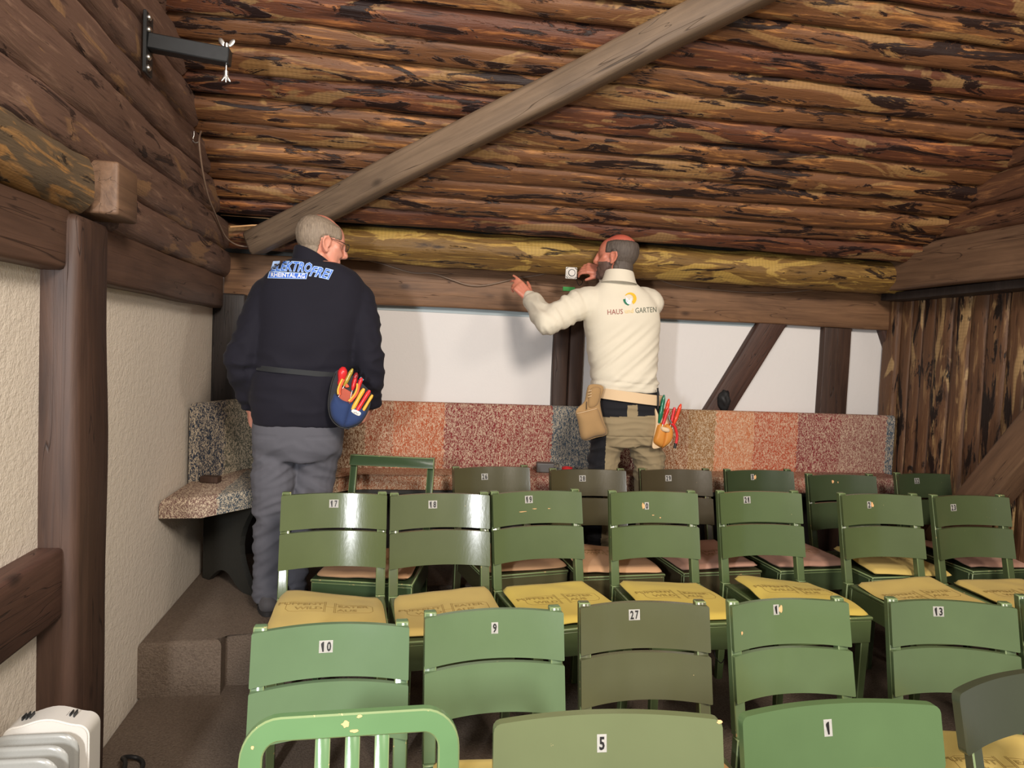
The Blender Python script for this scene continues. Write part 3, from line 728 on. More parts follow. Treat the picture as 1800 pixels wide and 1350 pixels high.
# front left: bright green chair with a rounded frame and three upright slats
def frame_chair():
    root = empty('theatre_chair'); mats = [paint((104, 152, 90)), M['edge']]
    w = .43; bent_frame(w, .43, .84, .075, .044, .022, mats, root)
    for x in (-.058, 0, .058):
        bm = leg_bm(backpt(x, .80, -.011), backpt(x, .50, -.011), (.029, .012), (.029, .012), .002); bmesh.ops.recalc_face_normals(bm, faces=bm.faces); finish(bm, 'upright_slat', mats, root, 40)
    bm = bmesh.new(); bm_box(bm, (-.17, -.014, .47), (.17, .0, .51), .003, 1)
    for v in bm.verts: v.co.y += backpt(0, v.co.z).y
    finish(bm, 'cross_rail', mats, root, 40)
    for s in (-1, 1): finish(leg_bm((s*.193, YR+.0, .44), (s*.193, YR+.02, 0), (.04, .03), (.03, .028)), 'leg', mats, root, 40)
    seat_parts(root, mats, .42); return root
of = frame_chair(); p, q = onz(430, 1263, .84), onz(803, 1244, .84)
mid = (p+q)/2; ang = math.atan2(q.y-p.y, q.x-p.x)+radians(1); of.location = Vector((mid.x, mid.y, 0))-Matrix.Rotation(ang, 3, 'Z') @ Vector((0, backpt(0, .84, -.02).y, 0)); of.rotation_euler = (0, 0, ang)
tag(of, 'bright green chair with rounded frame and three upright slats', 'chair')
for k, (x, z, rx, ry) in enumerate([(-.015, .822, .009, .007), (.004, .808, .010, .004), (.012, .834, .006, .003), (-.19, .79, .003, .004)]):
    blob(of, 'paint_scuff', lambda a, b: backpt(x+a, z+b, -.0226), rx, ry, M['torn'], k+3)
# rear left: open backed dark green chair
ob = empty('theatre_chair'); mats = [paint((66, 92, 56)), M['edge']]
bm = bmesh.new(); bm_box(bm, (-.205, -.018, .835), (.205, 0, .885), .003, 1)
for v in bm.verts: v.co.y += backpt(0, v.co.z).y
finish(bm, 'top_rail', mats, ob, 40)
posts(ob, mats, .188, .883, (.034, .03)); seat_parts(ob, mats, .42)
scuff_at(ob, .42, .35, .835, .885, .41, 0, .010, .008, 9); scuff_at(ob, .47, .6, .835, .885, .41, 0, .006, .004, 10)
mid = (at(616, 804, 3.50)+at(762, 811, 3.42))/2; angb = radians(-12)
ob.location = Vector((mid.x, mid.y, Z1))-Matrix.Rotation(angb, 3, 'Z') @ Vector((0, backpt(0, .885, -.018).y, 0)); ob.rotation_euler = (0, 0, angb)
tag(ob, 'dark green open backed chair beside the man in navy', 'chair', GR[3])

# ------------------------------------------------------------------ seat cushions with their print
def cushion_z(x, y, warp):
    return .030+warp*(.012*sin(3+x*9)+.010*cos(y*11+x*4))+.004*noise.noise(Vector((x*12, y*12, warp*9)))
def cushion(warp, seed):
    n = 22; wf, wb_, dp, th = .198, .184, .40, .026; bm = bmesh.new(); T_, B_ = [], []
    for i in range(n+1):
        a, b = [], []
        for j in range(n+1):
            u, v = -1+2*i/n, -1+2*j/n
            # rounded square outline
            k = 1-.022*(abs(u)**6)*(abs(v)**6)*2
            hw = wf+(wb_-wf)*(v*.5+.5); x = u*hw*k; y = v*dp/2*k
            e = max(abs(u), abs(v)); edge = max(0, (e-.90)/.10)
            z = cushion_z(x, y, warp); zt = z-th*.5*edge**2.5
            a.append(bm.verts.new((x*(1+.008*(edge > .99)), y, zt)))
            zb = max(0, z-th)+ (th*.35*edge**2.5); zb = min(zb, zt-.002); b.append(bm.verts.new((x, y, zb)))
        T_.append(a); B_.append(b)
    for i in range(n):
        for j in range(n):
            bm.faces.new((T_[i][j], T_[i+1][j], T_[i+1][j+1], T_[i][j+1])); bm.faces.new((B_[i][j], B_[i][j+1], B_[i+1][j+1], B_[i+1][j]))
        bm.faces.new((T_[i][0], B_[i][0], B_[i+1][0], T_[i+1][0])); bm.faces.new((T_[i][n], T_[i+1][n], B_[i+1][n], B_[i][n]))
        bm.faces.new((T_[0][i], T_[0][i+1], B_[0][i+1], B_[0][i])); bm.faces.new((T_[n][i], B_[n][i], B_[n][i+1], T_[n][i+1]))
    return bm
def print_bm(warp):
    """outlined lettering and the frame around it, lying on the cushion"""
    bm = bmesh.new()
    def add(s, x, y, size, align):
        me = text_mesh(s, size, outline=.0006, xs=1.25, align=align, res=2); 
        for v in me.vertices: v.co.x += x; v.co.y += y
        bm.from_mesh(me); bpy.data.meshes.remove(me)
    add('PUPPENT', -.024, .020, .030, 'RIGHT'); add('WILD', -.024, -.018, .030, 'RIGHT')
    add('EATER', .026, .020, .030, 'LEFT'); add('AUS', .026, -.018, .030, 'LEFT')
    def line(pts, r=.0008):
        out = []
        for a, b in zip(pts[:-1], pts[1:]):
            a = Vector((*a, 0)); b = Vector((*b, 0)); m = max(1, int((b-a).length/.012))
            out += [a.lerp(b, k/m) for k in range(m)]
        out.append(Vector((*pts[-1], 0))); bm_tube(bm, out, r, 4)
    for s in (-1, 1):
        line([(s*.020, .052), (s*.020, -.046)]); line([(s*.015, .052), (s*.015, -.046)])
        line([(s*.020, .043), (s*.132, .040), (s*.148, .030), (s*.150, -.020), (s*.138, -.036), (s*.120, -.040), (s*.020, -.040)])
    line([(-.015, .002), (.015, .002)])
    for v in bm.verts: v.co.z = v.co.z*.4+cushion_z(v.co.x, v.co.y, warp)+.0006
    return bm
def cush_mat(name, c):
    m = cloth_mat(name, rgb(*c), .95, .08, 700, .2, .12); return m
YEL = [cush_mat('yellow_cushion_cloth', (208, 182, 104)), cush_mat('mustard_cushion_cloth', (196, 172, 102)), cush_mat('bright_yellow_cushion_cloth', (212, 188, 92))]
PCH = cush_mat('peach_cushion_cloth', (204, 160, 120)); PNK = cush_mat('pink_cushion_cloth', (184, 142, 122)); TAN = cush_mat('tan_cushion_cloth', (228, 178, 112))
protoC = {}
def put_cushion(base, ang, tier, mat, warp, lab, grp, dx=0, dy=0, da=0, pr=True):
    key = warp
    if key not in protoC:
        c = finish(cushion(warp, 1), 'seat_cushion', mat, None, 70); me = c.data
        pm = print_bm(warp); p = finish(pm, 'print', M['print'], c); protoC[key] = (me, p.data); o = c
    else:
        me, pme = protoC[key]
        o = link('seat_cushion', me); link('print', pme, o)
    o.material_slots[0].link = 'OBJECT'; o.material_slots[0].material = mat
    rot = Matrix.Rotation(ang, 3, 'Z')
    o.location = Vector((base[0], base[1], 0)) + rot @ Vector((dx, -.315+dy, 0)) + Vector((0, 0, tier+.4425)); o.rotation_euler = (0, 0, ang+da)
    tag(o, lab, 'cushion', grp)
GC = {1: 'seat cushions of the front numbered row', 2: 'yellow cushions of the middle row', 3: 'cushions of the rear row'}
cinfo = {'10': (YEL[0], 'yellow'), '9': (YEL[0], 'yellow'), '27': (TAN, 'tan'), '1': (YEL[0], 'yellow'), '13': (YEL[0], 'yellow'), '17': (YEL[1], 'mustard yellow'), '18': (YEL[1], 'mustard yellow'), '19': (YEL[2], 'bright yellow'),
         '0': (YEL[2], 'bright yellow'), '21': (YEL[2], 'yellow'), '2': (YEL[0], 'yellow'), '23': (YEL[0], 'yellow'), '26': (PCH, 'peach'), '28': (PCH, 'peach'), '29': (PNK, 'pink'), '3': (PNK, 'pink'), '32': (PNK, 'pink')}
where = {'10': 'on chair 10 beside the steps', '9': 'between the cushions of chairs 10 and 27', '27': 'on the olive chair 27', '1': 'on the chair left of chair 13, nearest rows', '13': 'on chair 13 behind the dark corner chair', '17': 'on chair 17, leftmost of the middle row', '18': 'on chair 18, second in the middle row', '19': 'on scratched chair 19', '0': 'on the chair with the peeled sticker 0', '21': 'on chair 21 in the centre right of the middle row',
         '2': 'on the chair with torn sticker 2', '23': 'on chair 23 at the right edge', '26': 'on olive chair 26, left of the two olive peach ones', '28': 'on olive chair 28 next to the man in cream', '29': 'on olive chair 29', '3': 'on the chair with torn sticker 3', '32': 'on chair 32 by the planked wall'}
for k, (o, base, ang, row, lab, num) in enumerate(placed):
    warp = [0.0, .6, 1.0, -.6][k % 4]
    if num is None:
        if 'peeled' in lab: put_cushion(base, ang, Z1, YEL[0], .6, 'pale yellow printed cushion askew on the stickerless rear chair', GC[3], .03, -.03, radians(-7))
        else: put_cushion(base, ang, 0, YEL[0], 0.0, 'yellow printed cushion on the chair cut off at the right', GC[1])
        continue
    mat, cn = cinfo[num]
    put_cushion(base, ang, 0 if row == 1 else Z1, mat, warp, cn+' printed seat cushion '+where[num], GC[row], random.uniform(-.006, .006), 0, radians(random.uniform(-2, 2)))
put_cushion(ob.location, angb, Z1, PCH, -.6, 'peach printed seat cushion on the open backed chair', GC[3])

# ------------------------------------------------------------------ people: blobs of limbs and lofts melted into one surface
def cap(bm, a, b, ra, rb, n=14):
    a = Vector(a); b = Vector(b)
    bm_tube(bm, [a, b], [ra, rb], n)
    for p, r in ((a, ra), (b, rb)): bmesh.ops.create_uvsphere(bm, u_segments=n, v_segments=8, radius=r, matrix=Matrix.Translation(p))
def limb(bm, pts, rs, n=16):
    for i in range(len(pts)-1): cap(bm, pts[i], pts[i+1], rs[i], rs[i+1], n)
def ell(bm, c, r, m=None):
    mm = Matrix.Translation(Vector(c)) @ Matrix.Diagonal((*r, 1))
    if m is not None: mm = m @ mm
    bmesh.ops.create_uvsphere(bm, u_segments=20, v_segments=14, radius=1, matrix=mm)
def loft(bm, secs, n=32, ex=2.4):
    """stack of superellipse sections (z, cx, cy, rx, ry)"""
    rings = []
    for z, cx, cy, rx, ry in secs:
        ring = []
        for k in range(n):
            a = 2*pi*k/n; c, s = cos(a), sin(a)
            ring.append(bm.verts.new((cx+rx*math.copysign(abs(c)**(2/ex), c), cy+ry*math.copysign(abs(s)**(2/ex), s), z)))
        rings.append(ring)
    for i in range(len(rings)-1):
        for k in range(n): bm.faces.new((rings[i][k], rings[i][(k+1) % n], rings[i+1][(k+1) % n], rings[i+1][k]))
    bm.faces.new(rings[0][::-1]); bm.faces.new(rings[-1])
def interp_secs(secs, m=6):
    out = []
    P = [Vector((*s[1:], )) if False else s for s in secs]
    for i in range(len(P)-1):
        p0, p1, p2, p3 = P[max(i-1, 0)], P[i], P[i+1], P[min(i+2, len(P)-1)]
        for k in range(m):
            t = k/m; out.append(tuple(.5*((2*b)+(c-a)*t+(2*a-5*b+4*c-d)*t*t+(3*b-a-3*c+d)*t**3) for a, b, c, d in zip(p0, p1, p2, p3)))
    out.append(P[-1]); return out
def melt(bm, voxel, smooth=6, factor=.5):
    bmesh.ops.recalc_face_normals(bm, faces=bm.faces)
    me = bpy.data.meshes.new('m'); bm.to_mesh(me); bm.free(); o = link('m', me)
    r = o.modifiers.new('r', 'REMESH'); r.mode = 'VOXEL'; r.voxel_size = voxel; r.use_smooth_shade = True
    s = o.modifiers.new('s', 'SMOOTH'); s.factor = factor; s.iterations = smooth
    dg = bpy.context.evaluated_depsgraph_get(); out = bpy.data.meshes.new_from_object(o.evaluated_get(dg))
    bpy.data.objects.remove(o); bpy.data.meshes.remove(me)
    return out
def displace(me, fn):
    ns = [v.normal.copy() for v in me.vertices]
    for v, n in zip(me.vertices, ns):
        d = fn(v.co, n)
        if d: v.co += n*d
    me.update()
def body_obj(name, me, mats, parent):
    me.name = name; me.materials.clear()
    for m in mats: me.materials.append(m)
    for p in me.polygons: p.use_smooth = True
    return link(name, me, parent)
def bvh_of(me): return BVHTree.FromPolygons([v.co.copy() for v in me.vertices], [tuple(p.vertices) for p in me.polygons])
def proj(p):
    v = Vector(p)-CAMP; z = v.dot(fw); return 900+F*v.dot(rt)/z, 675-F*v.dot(up)/z
def hand(bm, wrist, d, pn, thumb, curl=(.35, .4, .45, .5), s=1.0, spread=.06, thumb_dir=None):
    """palm, four fingers and a thumb; d points to the fingers, pn is the way the palm faces, thumb = side"""
    w = Vector(wrist); d = Vector(d).normalized(); pn = Vector(pn); pn = (pn-d*pn.dot(d)).normalized(); t = Vector(thumb); t = (t-d*t.dot(d)-pn*t.dot(pn)).normalized()
    P = lambda a, b, c: w+(d*a+t*b+pn*c)*s
    cap(bm, P(-.03, 0, 0), P(.02, 0, 0), .026*s, .024*s)
    for b in (-.028, -.009, .010, .027): cap(bm, P(.012, b*.7, .0), P(.088-.10*abs(b), b, -.002), .0155*s, .0120*s, 10)
    cap(bm, P(.02, .022, .010), P(.06, .030, .008), .017*s, .011*s, 10)
    for i, (b, ln, r) in enumerate(((.030, .070, .0092), (.0105, .078, .0095), (-.0095, .073, .0090), (-.028, .056, .0080))):
        p = P(.088-.10*abs(b), b, -.002); a = 0; side = b*spread*30
        seg = [ln*.46, ln*.31, ln*.25]
        for k, sl in enumerate(seg):
            a += curl[i]*(1.0 if k else .8)
            dr = (d*cos(a)+pn*sin(a)+t*side*.12).normalized()
            q = p+dr*sl*s; cap(bm, p, q, r*(1-.08*k)*s, r*(1-.08*(k+1))*s, 9); p = q
    p = P(.022, .030, .006); td = (d*.75+t*.62+pn*.25) if thumb_dir is None else Vector(thumb_dir); td.normalize()
    q = p+td*.042*s; cap(bm, p, q, .0135*s, .0108*s, 10)
    td2 = (td+d*.25+pn*.22).normalized(); q2 = q+td2*.030*s; cap(bm, q, q2, .0105*s, .0085*s, 10)
def head(bm, m, neck, nose=1.0):
    """skull, jaw, brow, nose, lips, ears; +y is the face, m puts the head in the world"""
    E = lambda c, r: ell(bm, c, r, m)
    C = lambda a, b, ra, rb: cap(bm, m @ Vector(a), m @ Vector(b), ra, rb, 12)
    E((0, -.018, .042), (.076, .098, .090)); E((0, .022, .035), (.070, .078, .080)); E((0, .030, -.030), (.061, .062, .082))
    E((0, .050, -.078), (.042, .042, .034)); C((0, .074, -.096), (0, .078, -.100), .019, .017)
    for s in (-1, 1):
        C((s*.058, -.012, -.055), (s*.028, .060, -.094), .018, .016)          # jaw line
        C((s*.050, .052, -.002), (s*.030, .080, -.026), .018, .015)            # cheek bone
        C((s*.012, .090, .034), (s*.040, .076, .036), .011, .010)              # brow
        E((s*.012, .102, -.030), (.010, .013, .009))                           # nostril
        # ear: a helix, an inner fold and a lobe
        R = [(s*.076, .012, -.004), (s*.083, .010, .018), (s*.089, -.004, .031), (s*.093, -.020, .024), (s*.092, -.024, .004), (s*.086, -.016, -.018), (s*.079, .000, -.034)]
        for a, b in zip(R[:-1], R[1:]): C(a, b, .0058, .0058)
        C((s*.080, .002, -.026), (s*.079, .006, -.032), .0085, .0075); E((s*.080, -.008, .004), (.006, .016, .026)); C((s*.078, .010, -.004), (s*.084, .006, -.010), .006, .005)
    C((0, .098, .026), (0, .118*nose, -.020), .010, .0125); E((0, .112*nose, -.026), (.013, .014, .011))
    C((-.022, .086, -.056), (.022, .086, -.056), .0075, .0075); C((0, .094, -.054), (0, .094, -.056), .0085, .0085); C((-.018, .084, -.068), (.018, .084, -.068), .008, .008)
    a = m @ Vector((0, -.030, -.045)); cap(bm, a, neck, .058, .066, 16); cap(bm, m @ Vector((0, .006, -.065)), Vector(neck)+(m @ Vector((0, .02, 0))-m @ Vector((0, 0, 0))), .048, .056, 14)
def skin_mat(name, c, red, axis_z=None):
    m, nt, b = new_mat(name); tc = N(nt, 'ShaderNodeTexCoord').outputs['Object']
    n1 = noise_n(nt, tc, 22, 3); n2 = noise_n(nt, tc, 300, 2)
    sx = N(nt, 'ShaderNodeSeparateXYZ'); L(nt, tc, sx.inputs[0])
    mr = N(nt, 'ShaderNodeMapRange'); L(nt, sx.outputs[2], mr.inputs[0]); mr.inputs[1].default_value = axis_z-.05; mr.inputs[2].default_value = axis_z+.01
    fac = math_n(nt, 'ADD', math_n(nt, 'MULTIPLY', n1, .45), math_n(nt, 'MULTIPLY', mr.outputs[0], .6))
    L(nt, mixc(nt, fac, c, red), b.inputs['Base Color']); b.inputs['Roughness'].default_value = .5
    b.inputs['Subsurface Weight'].default_value = .12; b.inputs['Subsurface Radius'].default_value = (.01, .004, .002); b.inputs['Subsurface Scale'].default_value = .6
    bump(nt, b, n2, .12, .001); return m
def hair_mat(name, a, c):
    m, nt, b = new_mat(name); tc = N(nt, 'ShaderNodeTexCoord').outputs['Object']
    n1 = noise_n(nt, mapped(nt, tc, (1, 1, .14), False), 150, 4, .7, .3)
    L(nt, mixc(nt, n1, a, c), b.inputs['Base Color']); b.inputs['Roughness'].default_value = .65; bump(nt, b, n1, .6, .003); return m
def hair_shell(body, mi, fn, mat, parent, name='hair', strand=230, amp=.0022):
    """scalp faces lifted off along their normals; fn gives the thickness in head space"""
    me = body.data; bm = bmesh.new(); bm.from_mesh(me)
    th = {v: fn(mi @ v.co) for v in bm.verts}
    bmesh.ops.delete(bm, geom=[f for f in bm.faces if max(th[v] for v in f.verts) <= 0], context='FACES')
    bmesh.ops.delete(bm, geom=[v for v in bm.verts if not v.link_faces], context='VERTS')
    bm.normal_update()
    for v in bm.verts:
        t = max(th[v], -.002); q = mi @ v.co
        a = math.atan2(q.x, q.y)
        v.co += v.normal*(t + (amp*noise.noise(Vector((a*26, q.z*9, q.z*3))) + amp*.7*noise.noise(Vector((a*55, q.z*14, 1)))) * (1 if t > .002 else 0) + .0004)
    return finish(bm, name, mat, parent, 180)
def ss(a, b, x):
    t = max(0, min(1, (x-a)/(b-a))); return t*t*(3-2*t)
def decal(me, f, bvh, off, mat, parent, name):
    """lettering laid on cloth: every vertex goes to where it lands on the cloth"""
    for v in me.vertices:
        px, py = f(v.co.x, v.co.y); d = ray(px, py).normalized(); h = bvh.ray_cast(CAMP, d)
        v.co = (h[0]-d*off) if h[0] else CAMP+d*4
    me.materials.append(mat); me.update(); me.name = name
    return link(name, me, parent)
def fine(me, ln):
    bm = bmesh.new(); bm.from_mesh(me)
    for _ in range(3):
        es = [e for e in bm.edges if e.calc_length() > ln]
        if not es: break
        bmesh.ops.subdivide_edges(bm, edges=es, cuts=1); bmesh.ops.triangulate(bm, faces=[f for f in bm.faces if len(f.verts) > 4])
    bm.to_mesh(me); bm.free(); return me
def wr3(seed, p, sx, sy, sz):       # ridged folds
    n = noise.noise(Vector((p.x*sx+seed, p.y*sy, p.z*sz))); return 1-abs(n)*2.2

# ---- the man in navy
Y1 = 3.25; A1 = lambda px, py, y=Y1: at(px, py, y)
H1 = A1(565, 432, 3.235); yaw1 = radians(66)
m1 = Matrix.Translation(H1+Vector((0, 0, .002))) @ Matrix.Rotation(-yaw1, 4, 'Z') @ Matrix.Rotation(radians(-9), 4, 'X') @ Matrix.Diagonal((.97, .97, .97, 1))
navy = cloth_mat('navy_softshell', BR(27, 26, 36), .85, .15, 500, .1, .15)
grey_tr = cloth_mat('grey_work_trousers', BR(92, 92, 99), .9, .10, 600, .1)
skin1 = skin_mat('skin_pale', BR(222, 160, 136), BR(204, 116, 96), H1.z+.13)
man1 = tag(empty('person', (-.42, 3.3, Z2)), 'man in navy jacket and grey trousers standing, back to us, head turned right', 'person')
shL, elL, wrL = Vector((-.540, 3.25, 1.775)), A1(424, 632, 3.20), A1(441, 712, 3.30)
shR, elR, wrR = Vector((-.172, 3.25, 1.775)), A1(650, 632, 3.20), A1(652, 708, 3.27)
kneeL, ankL = Vector((-.505, 3.22, .90)), Vector((-.515, 3.25, .47))
kneeR, ankR = Vector((-.345, 3.28, .90)), Vector((-.435, 3.38, .47))
T1 = [(1.215, -.405, 3.25, .198, .150), (1.30, -.403, 3.25, .212, .165), (1.40, -.395, 3.25, .212, .168), (1.47, -.388, 3.25, .213, .158), (1.60, -.372, 3.25, .222, .160), (1.72, -.36, 3.25, .236, .155), (1.79, -.355, 3.25, .234, .146), (1.85, -.353, 3.245, .218, .134), (1.890, -.353, 3.235, .180, .116), (1.915, -.354, 3.225, .140, .102), (1.930, -.355, 3.218, .108, .090)]
bm = bmesh.new(); head(bm, m1, (-.350, 3.235, 1.90))
loft(bm, interp_secs([(z, cx, cy, rx*.86, ry*.86) for z, cx, cy, rx, ry in T1[1:]], 3)); ell(bm, (-.40, 3.25, 1.22), (.17, .125, .16))
limb(bm, [shL, elL, wrL], [.062, .045, .030]); limb(bm, [shR, elR, wrR], [.062, .045, .030])
limb(bm, [(-.49, 3.25, 1.14), kneeL, ankL, (-.515, 3.24, .43)], [.074, .052, .036, .034]); limb(bm, [(-.32, 3.25, 1.14), kneeR, ankR, (-.435, 3.37, .43)], [.074, .052, .036, .034])
for a in (Vector((-.515, 3.24, .415)), Vector((-.435, 3.37, .415))): cap(bm, a, a+Vector((-.01, .14, -.006)), .034, .026)
hand(bm, wrL, (A1(443, 762, 3.34)-wrL), (.9, .3, 0), (-.2, 1, .2), (.35, .4, .45, .5))
hand(bm, wrR, (A1(637, 748, 3.30)-wrR), (-.85, .25, .35), (-.35, 1, 0), (.55, .6, .65, .7))
body1 = body_obj('body', melt(bm, .0050, 3, .5), [skin1], man1)
mi1 = m1.inverted()
def hair1(p):
    if p.z < -.075 or p.y > .075 or p.y < -.14 or abs(p.x) > .1: return -1
    side = ss(.028, .012, p.y) if p.z < .03 else ss(.072-.25*max(0, p.z-.06), .05-.25*max(0, p.z-.06), p.y)
    ear = 1-ss(.075, .080, abs(p.x))*ss(-.04, -.03, p.y)*ss(.040, .030, p.z)
    low = ss(-.068, -.045, p.z) if p.y < -.03 else ss(.018, .034, p.z)
    if p.y > -.04 and p.z < .034: low *= ss(-.004, -.028, p.y)
    bald = ss(.036, .066, math.hypot(p.x*.9, (p.y-.005)*.62)) if p.z > .085 else 1
    t = .0085*side*ear*low*bald; return t if t > .0004 else -1
hair_shell(body1, mi1, hair1, hair_mat('grey_blond_hair', BR(70, 58, 48), BR(176, 158, 136)), man1)
for s in (-1, 1):
    bm = bmesh.new(); bmesh.ops.create_uvsphere(bm, u_segments=14, v_segments=10, radius=.0105, matrix=m1 @ Matrix.Translation((s*.031, .074, .012)))
    finish(bm, 'eye', plain('eye_white', BR(225, 220, 212), .2) if s < 0 else bpy.data.materials['eye_white'], man1, 180)
# jacket
bm = bmesh.new(); loft(bm, interp_secs(T1, 4), 40, 2.5)
cap(bm, shL+Vector((.03, 0, .0)), shL, .088, .084); cap(bm, shR+Vector((-.03, 0, 0)), shR, .088, .084)
limb(bm, [shL, elL], [.086, .070]); limb(bm, [shR, elR], [.086, .070])
bm_tube(bm, [elL, elL.lerp(wrL, .5), wrL+(wrL-elL).normalized()*.015], [.070, .060, .046], 18); bm_tube(bm, [elR, elR.lerp(wrR, .5), wrR+(wrR-elR).normalized()*.015], [.070, .060, .046], 18)
j1 = melt(bm, .0085, 7, .5)
def fold1(p, n):
    d = 0
    w = ss(1.62, 1.50, p.z)*ss(1.22, 1.30, p.z); d += .008*w*(wr3(3, p, 5, 5, 16)-.55)
    armL, armR = ss(-.58, -.64, p.x), ss(-.14, -.08, p.x); a = max(armL, armR); d += .010*a*(wr3(11, p, 10, 8, 20)-.55)*ss(1.9, 1.6, p.z)
    d += .005*(wr3(21, p, 4, 4, 6)-.5)
    d -= .013*math.exp(-((p.z-1.455-.03*(p.x+.4))/.016)**2)*(abs(p.x+.385) < .235)     # pulled in by the belt
    d -= .003*math.exp(-((p.z-1.83+.25*(p.x+.36)**2*4)/.005)**2)*(n.y < -.3)             # yoke seam
    return d
displace(j1, fold1)
jack1 = body_obj('jacket', j1, [navy], man1); b1 = bvh_of(j1)
bm = bmesh.new(); rings = []
for zz, rr, oy in ((1.92, .100, 0), (1.95, .092, 0), (1.992, .086, .0), (1.998, .082, .0), (1.992, .078, .0), (1.94, .080, 0)):
    rings.append([bm.verts.new((-.355+rr*1.02*cos(2*pi*k/40), 3.222+oy+rr*.98*sin(2*pi*k/40), zz-.050-.022*sin(2*pi*k/40)-.040*cos(2*pi*k/40))) for k in range(40)])
for i in range(len(rings)-1):
    for k in range(40): bm.faces.new((rings[i][k], rings[i][(k+1) % 40], rings[i+1][(k+1) % 40], rings[i+1][k]))
finish(bm, 'collar', navy, man1, 60)
# lettering on the back
blue = plain('blue_print', BR(48, 104, 206), .6); pale = plain('pale_blue_print', BR(170, 198, 236), .6); whit = plain('white_print', BR(226, 230, 236), .6)
def word(s, cx, cy, w, h, tilt, mats, bvh, parent, shear=.0, arc=0, off=.004, outline=.10, name='lettering', bold=.02, sy=1):
    for k, (mt, ofs) in enumerate(mats):
        me = text_mesh(s, 1.0, offset=ofs, shear=shear, res=2, space=1.02); fine(me, .25)
        xs = [v.co.x for v in me.vertices]; ys_ = [v.co.y for v in me.vertices]
        if k == 0: X0, X1, Y0, Y1_ = min(xs), max(xs), min(ys_), max(ys_)
        ct, st = cos(tilt), sin(tilt)
        def f(x, y):
            u = ((x-X0)/(X1-X0)-.5)*w; v = ((y-Y0)/(Y1_-Y0)-.5)*h + arc*(1-(2*u/w)**2)
            return cx+u*ct-v*st, cy-(v*ct+u*st)
        decal(me, f, bvh, off+.0012*k, mt, parent, name)
word('ELEKTRO', 512, 470, 74, 19, radians(-2), [(pale, .055), (blue, .0)], b1, jack1, .35, 2)
word('FREI', 564.5, 480, 41, 19, radians(-11), [(pale, .055), (blue, .0)], b1, jack1, .35, 1)
def quad_decal(pts, bvh, off, mat, parent, name, n=8):
    bm = bmesh.new(); g = []
    for j in range(n+1):
        row = []
        for i in range(n+1):
            u, v = i/n, j/n; a = [(1-u)*pts[0][k]+u*pts[1][k] for k in (0, 1)]; b = [(1-u)*pts[3][k]+u*pts[2][k] for k in (0, 1)]
            d = ray(a[0]*(1-v)+b[0]*v, a[1]*(1-v)+b[1]*v).normalized(); h = bvh.ray_cast(CAMP, d); row.append(bm.verts.new(h[0]-d*off if h[0] else CAMP+d*4))
        g.append(row)
    for j in range(n):
        for i in range(n): bm.faces.new((g[j][i], g[j+1][i], g[j+1][i+1], g[j][i+1]))
    return finish(bm, name, mat, parent)
quad_decal([(473.5, 477), (541.5, 480), (538.5, 490.5), (470, 489)], b1, .0035, pale, jack1, 'print_bar'); quad_decal([(475, 478.3), (540, 481.3), (537.5, 489.3), (471.8, 487.8)], b1, .0045, blue, jack1, 'print_bar')
word('RHEINTAL AG', 506, 484, 60, 8, radians(-2.2), [(whit, .03)], b1, jack1, 0, .5, .0058)
# trousers
bm = bmesh.new(); loft(bm, interp_secs([(1.06, -.405, 3.25, .150, .115), (1.12, -.405, 3.25, .192, .142), (1.20, -.405, 3.25, .196, .148), (1.28, -.402, 3.25, .192, .143)], 3), 36, 2.5)
def leg_tube(bm, pts, rs): limb(bm, pts[:-1], rs[:-1]); bm_tube(bm, [pts[-2], pts[-1]], [rs[-2], rs[-1]], 18)
leg_tube(bm, [(-.503, 3.25, 1.13), kneeL+Vector((.0, 0, .10)), kneeL, ankL+Vector((0, 0, .1)), ankL+Vector((0, 0, -.045))], [.100, .092, .084, .070, .068])
leg_tube(bm, [(-.307, 3.25, 1.13), kneeR+Vector((.012, 0, .10)), kneeR, ankR+Vector((0, 0, .1)), ankR+Vector((0, 0, -.045))], [.100, .092, .084, .072, .068])
t1 = melt(bm, .0075, 5, .5)
def foldT(p, n):
    d = .010*(wr3(5, p, 5, 5, 12)-.55)*ss(1.16, 1.05, p.z); d += .007*(wr3(15, Vector((p.x, p.y, p.z+.5*abs(p.x+.41))), 7, 6, 22)-.5)*ss(1.2, 1.1, p.z)
    d += .006*(wr3(25, p, 8, 8, 20)-.5)*ss(.62, .50, p.z); d -= .004*math.exp(-((p.z-1.175)/.004)**2)*(n.y < -.2)*(abs(p.x+.30) < .06 or abs(p.x+.53) < .05)
    return d
displace(t1, foldT); body_obj('trousers', t1, [grey_tr], man1)
shoe_m = cloth_mat('grey_shoe', BR(78, 76, 78), .7, .2, 200); sole_m = plain('dark_sole', BR(40, 38, 38), .8)
def shoe(pos, yaw, parent, mat):
    r = empty('shoe', pos, yaw, parent) if False else None
    m = Matrix.Translation(Vector(pos)) @ Matrix.Rotation(yaw, 4, 'Z'); bm = bmesh.new()
    ell(bm, (0, -.02, .045), (.040, .055, .042), m); ell(bm, (0, .09, .032), (.044, .085, .030), m); ell(bm, (0, .04, .045), (.040, .08, .040), m); ell(bm, (0, -.01, .075), (.038, .045, .035), m)
    o = body_obj('shoe', melt(bm, .005, 4), [mat], parent)
    bm = bmesh.new(); out = []
    for k in range(28):
        a = 2*pi*k/28; out.append((.046*cos(a)*(1+.08*sin(a)), .055+.128*sin(a)))
    bm_extrude_poly(bm, out, .002, .022, m); finish(bm, 'sole', sole_m, o, 40)
    return o
shoe((-.515, 3.23, Z2), radians(8), man1, shoe_m); shoe((-.435, 3.36, Z2), radians(-12), man1, shoe_m)
